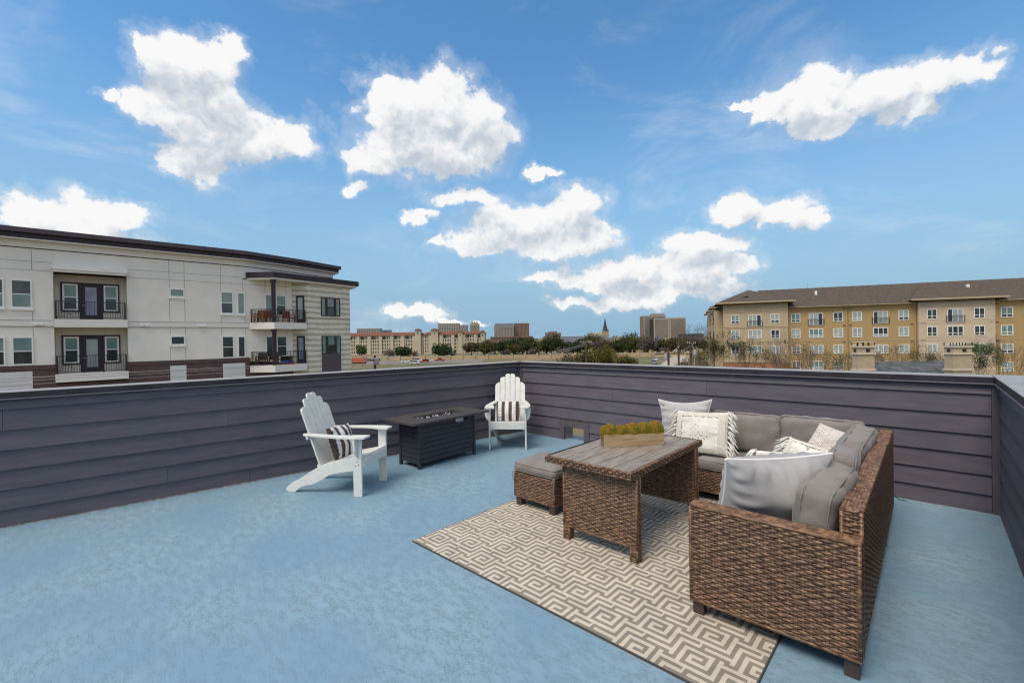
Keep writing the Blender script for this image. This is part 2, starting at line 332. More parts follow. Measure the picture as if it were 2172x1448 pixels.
# ================================================================== DECK AND PARAPETS
CX, CY, DX = -5.185, 5.755, 0.47
LA = R(8.34); LD = Vector((math.sin(LA), math.cos(LA), 0))
near = Vector((CX, CY, 0)) - LD * 9.2
b = MB(); b.add([(CX - 0.4, CY + 0.30, 0), (near.x - 0.4, near.y, 0), (DX + 0.3, near.y, 0), (DX + 0.3, CY + 0.30, 0)], [(0, 1, 2, 3)])
tag(b.build('deck_floor', 'deck_coating'), kind='structure')
LINES = [-0.02, 0.159, 0.3345, 0.509, 0.6855, 0.863, 1.049]
def parapet(label, origin, rotz, length, joints, hole=None, end0=0.075, end1=0.075, cap0=0.0, cap1=0.0, capj=(2.2, 4.4, 6.6)):
    t = thing('parapet_wall', label, 'wall', origin, rotz)
    core = MB()
    if hole:
        h0, h1, hz = hole
        for q in ((-0.3, h0, 0.0, 0.2, -0.3, 1.14), (h1, length + 0.3, 0.0, 0.2, -0.3, 1.14), (h0, h1, 0.0, 0.2, hz, 1.14), (h0, h1, 0.002, 0.2, -0.3, -0.02)): core.box(*q)
    else: core.box(-0.2, length + 0.2, 0.0, 0.2, -0.3, 1.14)
    core.build('core', 'tan_plaster', t)
    # lap siding, each board its own piece
    for k, z0 in enumerate(LINES):
        z1 = (LINES[k + 1] + 0.03) if k + 1 < len(LINES) else 1.14
        cuts = [end0] + [j for j in sorted(joints[k % len(joints)]) if end0 + 0.2 < j < length - end1 - 0.2] + [length - end1]
        spans = [(cuts[i] + 0.0012, cuts[i + 1] - 0.0012) for i in range(len(cuts) - 1)]
        if hole and z0 < 0.25:
            hh = []
            for a, e in spans:
                if e < hole[0] - 0.09 or a > hole[1] + 0.09: hh.append((a, e))
                else:
                    if a < hole[0] - 0.1: hh.append((a, hole[0] - 0.09))
                    if e > hole[1] + 0.1: hh.append((hole[1] + 0.09, e))
            spans = hh
        for a, e in spans:
            bb = MB(); prof = [(-0.034, z0), (-0.018, z0 + 0.002), (-0.001, z1), (-0.012, z1)]
            vs = [(a, y, z) for y, z in prof] + [(e, y, z) for y, z in prof]
            bb.add(vs, [(3, 2, 1, 0), (4, 5, 6, 7), (0, 1, 5, 4), (1, 2, 6, 5), (2, 3, 7, 6), (3, 0, 4, 7)])
            bb.build('siding_board', 'siding', t)
    for x0, x1 in ((0.0, end0), (length - end1, length)):
        if x1 > x0: boxes(t, 'corner_trim', 'trim_dark', [(x0 + 0.001, x1 - 0.001, -0.038, -0.0005, -0.01, 1.139)])
    # coping in lengths, with drip lip and screws
    cj = [-cap0] + [c for c in capj if c < length - 0.3] + [length + cap1]
    for i in range(len(cj) - 1):
        a, e = cj[i] + (0.002 if i else 0), cj[i + 1] - 0.002
        c = boxes(t, 'coping', 'cap_metal', [(a, e, -0.0545, 0.22, 1.1995, 1.203)])
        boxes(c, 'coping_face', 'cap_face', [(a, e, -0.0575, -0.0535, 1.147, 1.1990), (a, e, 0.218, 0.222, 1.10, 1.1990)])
        boxes(c, 'drip_lip', 'cap_lip', [(a, e, -0.064, -0.0455, 1.136, 1.1465)])
        x = a + 0.25
        while x < e - 0.1:
            s = MB(); s.lathe([(0.009, 0), (0.007, 0.004), (0.003, 0.006)], 8, Matrix.Translation((x, -0.0575, 1.172)) @ Matrix.Rotation(R(90), 4, 'X')); s.build('screw', 'screw', c)
            x += 0.61
    return t
jl = [(5.1,), (4.35,), (6.4, 2.5), (6.25,), (4.9,), (7.6, 3.2), (5.6,)]
pw = parapet('long dark grey siding parapet on the left, facing the white apartment building', tuple(near), R(90) - LA, 9.2, jl, end0=0, cap1=0.05, capj=(2.15, 5.2, 8.3))
jb = [(2.2,), (3.3,), (2.55,), (1.25, 3.9), (1.82,), (3.15,), (2.9,)]
parapet('dark grey siding parapet behind the wicker sofa, with a square drain opening', (CX, CY, 0), 0, DX - CX, jb, hole=(0.955, 1.325, 0.2), cap0=0.05, cap1=-0.06, capj=(1.32, 3.45))
parapet('dark grey siding parapet at the right edge of the photo', (DX, CY, 0), R(-90), 8.5, jl, cap0=0.25, end0=0.06, end1=0)
# scupper surround on the back parapet
sc = [o for o in bpy.data.objects if o.name.startswith('parapet_wall') and 'drain' in o['label']][0]
s = MB(); s.prism([(0.865, -0.04), (0.955, -0.04), (0.955, 0.205), (0.865, 0.29)], 0.0008, 0.042, Matrix.Rotation(R(90), 4, 'X')); s.build('drain_trim', 'trim_dark', sc)
s = MB(); s.prism([(1.325, -0.04), (1.415, -0.04), (1.415, 0.29), (1.325, 0.205)], 0.0008, 0.042, Matrix.Rotation(R(90), 4, 'X')); s.build('drain_trim', 'trim_dark', sc)
s = MB(); s.prism([(0.867, 0.29), (0.956, 0.206), (1.324, 0.206), (1.413, 0.29)][::-1], 0.0008, 0.044, Matrix.Rotation(R(90), 4, 'X')); s.build('drain_trim', 'trim_dark', sc)
# irregular caulk bead along the foot of the left parapet
s = MB(); pts = []
for i in range(93): pts.append((0.1 + i * 0.098, -0.036 - 0.004 * rnd.random(), 0.002))
s.tube(pts, [0.006 + 0.007 * rnd.random() * (1 if 10 < i < 62 else 0.35) for i in range(93)], 5); s.build('caulk_bead', 'caulk', pw)
# the house that carries the deck
h = boxes(None, 'townhouse', 'concrete', [(near.x + 0.9, DX + 0.2, near.y, CY + 0.19, GZ, -0.31)]); tag(h, 'townhouse body under the roof deck', 'house')

# ================================================================== RUG
def key_cells(nx, ny, ox, oy):
    """interlocking Greek key on a half-stripe grid; one tile repeats at (12, 5) and (0, 10) stripe widths"""
    unit = set()
    def path(pts):
        for (x0, y0), (x1, y1) in zip(pts[:-1], pts[1:]):
            for x in range(int(2 * (min(x0, x1) - 0.5)), int(2 * (max(x0, x1) + 0.5))):
                for y in range(int(2 * (min(y0, y1) - 0.5)), int(2 * (max(y0, y1) + 0.5))): unit.add((x, y))
    path([(0, 0), (2, 0), (2, 2), (-2, 2), (-2, -2), (4, -2), (4, 4)])
    path([(-4, -2), (-4, 4), (6, 4), (6, 3), (8, 3)])
    path([(0, 4), (0, 6), (6, 6), (6, 11), (10.5, 11)])
    cells = set()
    for ca in range(-8, 16):
        for cb in range(-18, 30):
            dx = ca * 24 + ox; dy = ca * 10 + cb * 20 + oy
            if dx < -30 or dx > nx + 30 or dy < -30 or dy > ny + 30: continue
            for (x, y) in unit:
                X, Y = x + dx, y + dy
                if 0 <= X < nx and 0 <= Y < ny: cells.add((X, Y))
    return cells
RX0, RX1, RY0, RY1 = -3.02, -0.59, 2.05, 5.09
ux, uy = 0.0214 / 2, 0.023 / 2
nx, ny = int(round((RX1 - RX0) / ux)), int(round((RY1 - RY0) / uy))
cells = key_cells(nx, ny, 10, 13)
b = MB(); ZR = 0.011
def rug_z(x, y): return ZR + 0.0016 * mnoise.noise((x * 2.2, y * 2.2, 3.3))
for j in range(ny):
    i = 0
    while i < nx:
        g0 = (i, j) in cells; k = i
        while k < nx and ((k, j) in cells) == g0 and k - i < 5: k += 1
        x0, x1, y0, y1 = RX0 + i * ux, RX0 + k * ux, RY0 + j * uy, RY0 + (j + 1) * uy
        wv = lambda x, y: (x + 0.0016 * mnoise.noise((x * 45, y * 45, 0)), y + 0.0016 * mnoise.noise((x * 45, y * 45, 9)), rug_z(x, y))
        b.cur = 1 if g0 else 0
        b.add([wv(x0, y0), wv(x1, y0), wv(x1, y1), wv(x0, y1)], [(0, 1, 2, 3)]); i = k
rug = thing('rug', 'grey and cream Greek key rug under the wicker table', 'rug', (0, 0, 0))
b.build('pile', ['rug_cream', 'rug_grey'], rug)
e = 0.006; b = MB()
for q in ((RX0 - e, RX1 + e, RY0 - e, RY0), (RX0 - e, RX1 + e, RY1, RY1 + e), (RX0 - e, RX0, RY0, RY1), (RX1, RX1 + e, RY0, RY1)): b.box(*q, 0.0006, ZR + 0.001)
b.box(RX0, RX1, RY0, RY1, 0.0007, 0.006); b.build('binding', 'rug_edge', rug)

# ================================================================== SOFT FURNISHINGS
def pillow_mesh(w, h, t, seed, n=36, wr=0.5, pinch=0.06, sag=0.0):
    b = MB(); idx = {}; rs = random.Random(seed); off = rs.random() * 50
    def pt(u, v, side):
        e2 = (1 - u * u) * (1 - v * v)
        x = u * w / 2 * (1 - pinch * (1 - v * v) * abs(u) ** 3); y = v * h / 2 * (1 - pinch * (1 - u * u) * abs(v) ** 3)
        th = t / 2 * max(e2, 0) ** 0.42
        ed = max(abs(u), abs(v)); wz = wr * 0.055 * math.sin(22 * (u * 1.1 + off) if abs(v) > abs(u) else 22 * (v + off)) * max(0, ed - 0.35) ** 1.2 * (1 - ed ** 8) * (0.6 + mnoise.noise((u * 3 + off, v * 3, side)))
        th += wr * 0.055 * mnoise.noise((u * 1.7 + off, v * 1.7, 5 * side)) * e2 + wz
        y -= sag * (1 - abs(v)) * 0.0
        return (x, y, side * max(th, 0))
    for side in (1, -1):
        for i in range(n + 1):
            for j in range(n + 1):
                u, v = math.sin((i / n - 0.5) * math.pi), math.sin((j / n - 0.5) * math.pi)
                if side == -1 and (i in (0, n) or j in (0, n)): idx[(side, i, j)] = idx[(1, i, j)]; continue
                idx[(side, i, j)] = len(b.v); b.v.append(pt(u, v, side))
        for i in range(n):
            for j in range(n):
                q = [idx[(side, i, j)], idx[(side, i + 1, j)], idx[(side, i + 1, j + 1)], idx[(side, i, j + 1)]]
                b.f.append(tuple(q if side == 1 else q[::-1])); b.mi.append(0)
    ring = [b.v[idx[(1, i, 0)]] for i in range(n)] + [b.v[idx[(1, n, j)]] for j in range(n)] + [b.v[idx[(1, i, n)]] for i in range(n, 0, -1)] + [b.v[idx[(1, 0, j)]] for j in range(n, 0, -1)]
    return b, ring
def place(o, loc, deg): o.location = loc; o.rotation_euler = tuple(R(a) for a in deg); return o
def pillow(name, label, w, h, t, loc, deg, m, pipe=None, seed=1, wr=0.5, cat='pillow', pipe_r=0.006, group=None, pinch=0.06):
    tt = thing(name, label, cat, (0, 0, 0), 0, group); place(tt, loc, deg)
    b, ring = pillow_mesh(w, h, t, seed, wr=wr, pinch=pinch); c = b.build('cover', m, tt, True)
    if pipe: p = MB(); p.tube(ring, pipe_r, 6, closed=True); p.build('piping', pipe, tt, True)
    return tt, ring
def fringe(parent, ring_pts, length, outward, seed, rad=0.006, per=1, droop=(0, -0.02, 0)):
    rs = random.Random(seed); b = MB()
    for p in ring_pts:
        p = Vector(p)
        for _ in range(per):
            d = Vector(outward) + Vector((rs.uniform(-.3, .3), rs.uniform(-.5, .3), rs.uniform(-.5, .5)))
            L = length * rs.uniform(0.7, 1.15); a = p + Vector((rs.uniform(-.004, .004), rs.uniform(-.008, .008), rs.uniform(-.01, .01)))
            b.tube([a, a + d * L * 0.4, a + d * L * 0.75 + Vector(droop) * 0.5, a + d * L + Vector(droop)], [rad * .7, rad, rad * 0.9, rad * 0.5], 5)
    o = b.build('fringe', 'fringe', parent, True); o['kind'] = 'stuff'; return o
def dots(parent, pts, surf, r, m):
    b = MB()
    for x, y in pts:
        b.lathe([(r, 0), (r * .8, r * .6), (r * .3, r * .9)], 6, Matrix.Translation((x, y, surf(x, y))))
    o = b.build('tufts', m, parent, True); o['kind'] = 'stuff'; return o
def rbox_mesh(w, d, h, r, n=14, bulge=0.02, seed=0, wr=0.006):
    """rounded, slightly crowned box cushion, centred, resting on z = 0"""
    b = MB(); idx = {}
    def vert(p):
        key = tuple(round(c, 5) for c in p)
        if key in idx: return idx[key]
        hx, hy, hz = w / 2, d / 2, h / 2
        q = Vector((p[0] * hx, p[1] * hy, p[2] * hz)); inn = Vector((max(-hx + r, min(hx - r, q.x)), max(-hy + r, min(hy - r, q.y)), max(-hz + r, min(hz - r, q.z))))
        dv = q - inn
        if dv.length > 1e-9: q = inn + dv.normalized() * min(r, dv.length * 1.0 if dv.length < r else r)
        cr = (1 - p[0] ** 2) * (1 - p[1] ** 2)
        if p[2] > -0.99: q.z += bulge * cr ** 0.6 * (p[2] * 0.5 + 0.5) if cr > 0 else 0
        s_ = 1 + 0.02 * (1 - p[2] ** 2); q.x *= s_; q.y *= s_
        nn = mnoise.noise((q.x * 9 + seed * 7.1, q.y * 9, q.z * 14)) + 0.5 * mnoise.noise((q.x * 25 + seed, q.y * 25, q.z * 20))
        q += Vector((p[0], p[1], p[2])).normalized() * wr * nn
        q.z += h / 2; idx[key] = len(b.v); b.v.append(tuple(q)); return idx[key]
    g = [math.sin((i / n - 0.5) * math.pi) * 0.35 + (2 * i / n - 1) * 0.65 for i in range(n + 1)]
    for ax in range(3):
        for sg in (-1, 1):
            for i in range(n):
                for j in range(n):
                    q = []
                    for a, c in ((i, j), (i + 1, j), (i + 1, j + 1), (i, j + 1)):
                        p = [0, 0, 0]; p[ax] = sg; p[(ax + 1) % 3] = g[a]; p[(ax + 2) % 3] = g[c]; q.append(vert(p))
                    b.f.append(tuple(q if sg == 1 else q[::-1])); b.mi.append(0)
    def ring(z, ins=0.0):
        pts = []; hx, hy = w / 2 * 1.006 - ins, d / 2 * 1.006 - ins; rr = r * 1.0
        for cxs, cys, a0 in ((1, 1, 0), (-1, 1, 90), (-1, -1, 180), (1, -1, 270)):
            for k in range(5):
                a = R(a0 + 22.5 * k); pts.append((cxs * (hx - rr) + rr * math.cos(a), cys * (hy - rr) + rr * math.sin(a), z))
        return pts
    return b, ring
def box_cushion(name, label, w, d, h, loc, deg, seed, r=0.035, bulge=0.025, cat='cushion', wr=0.006, m='cushion_grey', group=None):
    tt = thing(name, label, cat, (0, 0, 0), 0, group); place(tt, loc, deg)
    b, ring = rbox_mesh(w, d, h, r, bulge=bulge, seed=seed, wr=wr); b.build('cover', m, tt, True)
    p = MB(); p.tube(ring(h * 0.86, 0.004), 0.0045, 6, closed=True); p.tube(ring(h * 0.14, 0.004), 0.0045, 6, closed=True); p.build('piping', 'pipe_grey', tt, True)
    return tt

# ================================================================== WICKER
ROW, COLW = 0.0145, 0.033
def weave(b, o, ux, uz, w, h, row=ROW, col=COLW, amp=0.0044, th=0.0034):
    o, ux, uz = Vector(o), Vector(ux).normalized(), Vector(uz).normalized(); n = ux.cross(uz)
    nr = max(1, int(round(h / row))); row = h / nr; nc = max(1, int(round(w / col))); col = w / nc
    for j in range(nr):
        zc = (j + 0.5) * row; vs = []; K = nc * 4
        jit = rnd.uniform(-0.0013, 0.0013); ph = rnd.uniform(-0.25, 0.25)
        for i in range(K + 1):
            x = i * col / 4; off = amp * math.cos(math.pi * (x / col) + math.pi * j + ph) + 0.003
            zz = zc + jit + 0.0012 * math.sin(x * 31 + j * 2.1)
            for dz, dn in ((-0.47, -th), (0.0, th), (0.47, -th)):
                vs.append(tuple(o + ux * x + uz * (zz + dz * row) + n * (off + dn)))
        fs = []
        for i in range(K):
            for q in (0, 1): fs.append((i * 3 + q, i * 3 + 3 + q, i * 3 + 4 + q, i * 3 + 1 + q))
        b.add(vs, fs)
    for i in range(nc + 1):
        x = min(max(i * col, 0.006), w - 0.006); q = o + ux * x
        vs = []
        for z in (0, h):
            for dx, dn in ((-0.007, -0.001), (0, 0.005), (0.007, -0.001)): vs.append(tuple(q + uz * z + ux * dx + n * dn))
        b.add(vs, [(0, 1, 4, 3), (1, 2, 5, 4)])
def wicker_box(parent, name, x0, x1, y0, y1, z0, z1, faces='xXyYZ', rim=True, label=None):
    """a woven box: dark backing core and strands over the faces that can be seen"""
    i = 0.005; c = MB(); c.box(x0 + i, x1 - i, y0 + i, y1 - i, z0 + i, z1 - i); co = c.build(name, 'wicker_back', parent)
    b = MB()
    if 'y' in faces: weave(b, (x0, y0 + i, z0), (1, 0, 0), (0, 0, 1), x1 - x0, z1 - z0)
    if 'Y' in faces: weave(b, (x1, y1 - i, z0), (-1, 0, 0), (0, 0, 1), x1 - x0, z1 - z0)
    if 'x' in faces: weave(b, (x0 + i, y1, z0), (0, -1, 0), (0, 0, 1), y1 - y0, z1 - z0)
    if 'X' in faces: weave(b, (x1 - i, y0, z0), (0, 1, 0), (0, 0, 1), y1 - y0, z1 - z0)
    if 'Z' in faces:
        if x1 - x0 > y1 - y0: weave(b, (x0, y0, z1 - i), (1, 0, 0), (0, 1, 0), x1 - x0, y1 - y0)
        else: weave(b, (x1, y0, z1 - i), (0, 1, 0), (-1, 0, 0), y1 - y0, x1 - x0)
    if rim:
        q = 0.006
        for (xa, ya) in ((x0, y0), (x1, y0), (x1, y1), (x0, y1)):
            b.tube([(xa + (q if xa == x0 else -q), ya + (q if ya == y0 else -q), z) for z in (z0, z1 - q)], 0.0095, 6)
        for z in (z0 + q, z1 - q): b.tube([(x0 + q, y0 + q, z), (x1 - q, y0 + q, z), (x1 - q, y1 - q, z), (x0 + q, y1 - q, z)], 0.009, 6, closed=True)
    w = b.build('weave', 'wicker', co, True); w['kind'] = 'stuff'
    return co
def leg(parent, x, y, z1, s=0.06, m='leg_brown', z0=None):
    return boxes(parent, 'leg', m, [(x - s / 2, x + s / 2, y - s / 2, y + s / 2, 0.012 if z0 is None else z0, z1)], bevel=0.003)
# ---- sofa along the right
t = thing('wicker_sofa', 'brown wicker sofa with its woven arm nearest the camera', 'sofa', (-0.63, 2.57, 0))
def loc_(o, t):      # children were built in world coordinates: keep them there
    o.location = tuple(-c for c in t.location); return o
def W(t, o): o.location = Vector(o.location) - Vector(t.location); return o
W(t, wicker_box(t, 'arm', -1.020, -0.235, 2.565, 2.665, 0.088, 0.640))
W(t, wicker_box(t, 'base', -0.985, -0.330, 2.67, 4.415, 0.088, 0.298, 'xY'))
W(t, wicker_box(t, 'backrest', -0.325, -0.236, 2.672, 4.415, 0.10, 0.757))
for x, y, z0 in ((-0.98, 2.612, 0.0125), (-0.275, 2.612, 0.0008), (-0.275, 4.375, 0.0008), (-0.95, 4.375, 0.0125)): W(t, leg(t, x, y, 0.092, z0=z0))
# ---- sofa along the back
t = thing('wicker_sofa', 'brown wicker corner sofa with its back to the far parapet', 'sofa', (-1.2, 5.1, 0))
W(t, wicker_box(t, 'base', -2.20, -0.330, 4.435, 5.03, 0.088, 0.298, 'yx'))
W(t, wicker_box(t, 'backrest', -2.20, -0.335, 5.035, 5.12, 0.10, 0.742, 'yZx'))
W(t, wicker_box(t, 'end_panel', -0.328, -0.238, 4.432, 5.12, 0.10, 0.748))
for x, y in ((-2.15, 4.48), (-2.15, 5.07), (-1.2, 4.48), (-0.285, 5.07)): W(t, leg(t, x, y, 0.105, z0=0.0008 if y > 5.0 or x > -0.5 else 0.0125))
s = MB(); s.tube([(-0.255, 5.13, 0.20), (-0.225, 5.12, 0.17), (-0.20, 5.10, 0.16), (-0.15, 5.08, 0.165)], 0.004, 5); W(t, s.build('tie_cord', 'wicker_back', t))
# ---- dining table
t = thing('wicker_table', 'wicker table with grey plank top and woven end panels', 'table', (-1.9, 3.46, 0))
TX0, TX1, TY0, TY1, TZ = -2.275, -1.515, 2.815, 4.13, 0.66
pw_ = (TX1 - TX0 - 0.05) / 5
for k in range(5): W(t, boxes(t, 'plank', 'plank_grey', [(TX0 + 0.025 + k * pw_ + 0.0025, TX0 + 0.025 + (k + 1) * pw_ - 0.0025, TY0 + 0.025, TY1 - 0.025, TZ - 0.016, TZ)], bevel=0.002))
b = MB()
for y0, y1 in ((TY0, TY0 + 0.025), (TY1 - 0.025, TY1)): b.box(TX0, TX1, y0, y1, TZ - 0.05, TZ - 0.004)
for x0, x1 in ((TX0, TX0 + 0.025), (TX1 - 0.025, TX1)): b.box(x0, x1, TY0 + 0.025, TY1 - 0.025, TZ - 0.05, TZ - 0.004)
b.box(TX0 + 0.02, TX1 - 0.02, TY0 + 0.02, TY1 - 0.02, TZ - 0.035, TZ - 0.017)
rim = W(t, b.build('rim', 'wicker_back', t)); b = MB()
for o_, u_, w_ in (((TX0, TY0 + 0.002, TZ - 0.053), (1, 0, 0), TX1 - TX0), ((TX1 - 0.002, TY0, TZ - 0.053), (0, 1, 0), TY1 - TY0), ((TX1, TY1 - 0.002, TZ - 0.053), (-1, 0, 0), TX1 - TX0), ((TX0 + 0.002, TY1, TZ - 0.053), (0, -1, 0), TY1 - TY0)):
    weave(b, o_, u_, (0, 0, 1), w_, 0.053, row=0.0175, col=0.028)
weave(b, (TX0, TY0, TZ - 0.004), (1, 0, 0), (0, 1, 0), TX1 - TX0, 0.022, row=0.011, col=0.028, amp=0.002, th=0.002)
weave(b, (TX1 - 0.022, TY1, TZ - 0.004), (0, -1, 0), (1, 0, 0), TY1 - TY0, 0.022, row=0.011, col=0.028, amp=0.002, th=0.002)
weave(b, (TX0, TY0, TZ - 0.004), (0, 1, 0), (-1, 0, 0), TY1 - TY0, -0.022, row=0.011, col=0.028, amp=0.002, th=0.002) if False else None
w = b.build('weave', 'wicker', rim, True); w['kind'] = 'stuff'
for ya, yb in ((2.876, 2.935), (3.955, 4.015)):
    W(t, wicker_box(t, 'end_panel', -2.150, -1.507, ya, yb, 0.108, 0.612, 'xXyY'))
    for x0 in (-2.150, -1.567): W(t, wicker_box(t, 'leg', x0, x0 + 0.06, ya, yb, 0.0125, 0.107, 'xXyY'))
# ---- ottoman
t = thing('wicker_ottoman', 'low wicker ottoman with grey cushion left of the table', 'ottoman', (-2.70, 3.43, 0))
W(t, wicker_box(t, 'base', -2.945, -2.455, 3.16, 3.66, 0.088, 0.325, 'xXyYZ'))
for x, y in ((-2.90, 3.205), (-2.50, 3.205), (-2.90, 3.615), (-2.50, 3.615)): W(t, leg(t, x, y, 0.092, 0.065))
c = box_cushion('ottoman_cushion', 'thick grey cushion tied on the wicker ottoman', 0.50, 0.51, 0.095, (-2.70, 3.41, 0.330), (0, 0, 0), 3, r=0.04, bulge=0.03, wr=0.004)
for x, y in ((-0.24, -0.25), (0.24, -0.25)):
    s = MB(); s.tube([(x, y, 0.02), (x + 0.012, y - 0.012, -0.03), (x + 0.002, y - 0.016, -0.075), (x + 0.014, y - 0.012, -0.10)], 0.004, 5); s.tube([(x, y, 0.02), (x - 0.012, y - 0.014, -0.02), (x - 0.004, y - 0.016, -0.06)], 0.004, 5); s.build('tie', 'cushion_grey', c, True)
# ---- seat and back cushions
box_cushion('seat_cushion', 'grey seat cushion in the middle of the back sofa', 0.665, 0.60, 0.112, (-1.355, 4.725, 0.300), (0, 0, 0), 11, bulge=0.018)
box_cushion('seat_cushion', 'grey seat cushion at the left end of the back sofa', 0.50, 0.60, 0.108, (-1.945, 4.725, 0.300), (0, 0, 0), 12, bulge=0.018)
box_cushion('seat_cushion', 'grey seat cushion in the corner of the sectional', 0.68, 0.60, 0.110, (-0.672, 4.725, 0.300), (0, 0, 0), 13, bulge=0.018)
box_cushion('seat_cushion', 'grey seat cushion beside the near wicker arm', 0.66, 0.86, 0.112, (-0.660, 3.105, 0.300), (0, 0, 0), 14, bulge=0.018)
box_cushion('seat_cushion', 'grey seat cushion halfway along the right sofa', 0.66, 0.86, 0.112, (-0.660, 3.975, 0.300), (0, 0, 0), 15, bulge=0.018)
def back_cushion(label, w, hgt, th, loc, rotz, lean, seed, roll=0):
    # built lying flat, then stood up: local y becomes height, local z the front
    tt = box_cushion('back_cushion', label, w, hgt, th, (0, 0, 0), (0, 0, 0), seed, r=0.05, bulge=0.045, wr=0.016)
    tt.rotation_mode = 'QUATERNION'
    mx = Matrix.Rotation(rotz, 4, 'Z') @ Matrix.Rotation(R(90) - lean, 4, 'X') @ Matrix.Rotation(roll, 4, 'Z') @ Matrix.Translation((0, hgt / 2, 0))
    tt.matrix_world = Matrix.Translation(loc) @ mx
    return tt
back_cushion('grey back cushion at the right end of the back sofa', 0.64, 0.40, 0.15, (-0.745, 5.02, 0.415), 0, R(5), 21)
back_cushion('grey back cushion right of the tasselled pillow', 0.66, 0.385, 0.17, (-1.395, 5.01, 0.410), 0, R(7), 22)
back_cushion('grey back cushion mostly hidden behind the pale pillow', 0.50, 0.38, 0.15, (-1.965, 5.02, 0.410), 0, R(5), 23)
back_cushion('grey back cushion slumped just behind the near sofa arm', 0.56, 0.42, 0.17, (-0.365, 2.985, 0.40), R(-94), R(7), 24, roll=R(-5))
back_cushion('grey back cushion second from the near sofa arm', 0.56, 0.42, 0.16, (-0.365, 3.60, 0.41), R(-86), R(6), 25, roll=R(5))
back_cushion('grey back cushion of the right sofa beside the corner', 0.60, 0.43, 0.16, (-0.365, 4.25, 0.41), R(-93), R(8), 26, roll=R(-6))
# ---- scatter pillows
pillow('throw_pillow', 'pale grey pillow with white piping at the left end of the sofa', 0.58, 0.52, 0.17, (-1.945, 4.80, 0.655), (78, -4, 2), 'pillow_light', 'pipe_white', 31, wr=0.9, pinch=0.17)
def tassel_pillow(label, w, h, t_, loc, deg, seed, dot=True, droop=(0, -0.03, 0)):
    tt, ring = pillow('tassel_pillow', label, w, h, t_, loc, deg, 'cotton_white', None, seed, wr=0.5)
    def th(x, y):
        u, v = min(0.98, abs(2 * x / w)), min(0.98, abs(2 * y / h)); return t_ / 2 * ((1 - u * u) * (1 - v * v)) ** 0.42
    # raised woven border laid on the front face
    b = MB()
    def strip(xa, xb, ya, yb, nx_, ny_):
        for i in range(nx_):
            for j in range(ny_):
                q = []
                for a, c in ((i, j), (i + 1, j), (i + 1, j + 1), (i, j + 1)):
                    x = xa + (xb - xa) * a / nx_; y = ya + (yb - ya) * c / ny_; q.append((x, y, th(x, y) + 0.006))
                b.add(q, [(0, 1, 2, 3)])
    for sx_ in (-1, 1): strip(sx_ * w * 0.34 if sx_ > 0 else -w * 0.46, w * 0.46 if sx_ > 0 else -w * 0.34, -h * 0.45, h * 0.45, 5, 26)
    for sy_ in (-1, 1): strip(-w * 0.34, w * 0.34, h * 0.36 if sy_ > 0 else -h * 0.46, h * 0.46 if sy_ > 0 else -h * 0.36, 24, 4)
    b.build('woven_border', 'cotton_weave', tt, True)
    # stitched edge lines as little cords
    b = MB()
    for k in range(1, 5):
        for sx_ in (-1, 1):
            x = sx_ * w * (0.34 + 0.028 * k); b.tube([(x, y * h, th(x, y * h) + 0.007) for y in [i / 12 - 0.45 for i in range(12)]], 0.0022, 4)
    tag(b.build('stitching', 'cotton_white', tt, True), kind='stuff')
    n4 = len(ring) // 4
    fringe(tt, [((-w / 2 + 0.01), -h / 2 + h * i / 9, 0) for i in range(10)], 0.075, (-1, -0.5, 0.1), seed + 1, rad=0.0052, per=7, droop=droop)
    fringe(tt, [((w / 2 - 0.01), -h / 2 + h * i / 9, 0) for i in range(10)], 0.075, (1, -0.5, 0.1), seed + 2, rad=0.0052, per=7, droop=droop)
    if dot:
        pts = []
        for ring_r, nn in ((0.11, 16), (0.055, 8)):
            for k in range(nn):
                a = 2 * math.pi * k / nn; c_, s_ = math.cos(a), math.sin(a); m_ = abs(c_) + abs(s_); pts.append((ring_r * c_ / m_ * 1.15, ring_r * s_ / m_ * 1.1))
        pts.append((0, 0))
        for cx_, cy_ in ((0, 0.15), (0, -0.15), (0.165, 0), (-0.165, 0)): pts += [(cx_ - .012, cy_ - .008), (cx_ + .012, cy_ - .008), (cx_, cy_ + .012)]
        pts = [(x * w / 0.6, y * h / 0.46 * 0.95) for x, y in pts]
        dots(tt, pts, lambda x, y: th(x, y) - 0.002, 0.0075, 'fringe')
    return tt
tassel_pillow('cream tasselled pillow with raised dot diamond on the back sofa', 0.54, 0.43, 0.15, (-1.69, 4.60, 0.625), (74, -4, -4), 40)
pillow('throw_pillow', 'large grey pillow with white piping leaning behind the near arm', 0.64, 0.50, 0.33, (-0.69, 2.985, 0.665), (108, -1, 47), 'pillow_mid', 'pipe_white', 33, wr=1.0, pipe_r=0.0085, pinch=0.07)
tassel_pillow('cream fringed pillow tucked behind the large grey pillow', 0.46, 0.43, 0.17, (-0.63, 3.36, 0.635), (66, 1, 40), 44, dot=False)
tassel_pillow('small cream textured pillow in front of the patterned pillow', 0.34, 0.27, 0.12, (-0.745, 4.275, 0.590), (57, 11, -12), 48)
pillow('patterned_pillow', 'small taupe pillow with white triangle line pattern', 0.29, 0.29, 0.11, (-0.635, 4.66, 0.665), (52, 14, -16), 'geo_print', None, 35, wr=0.4)

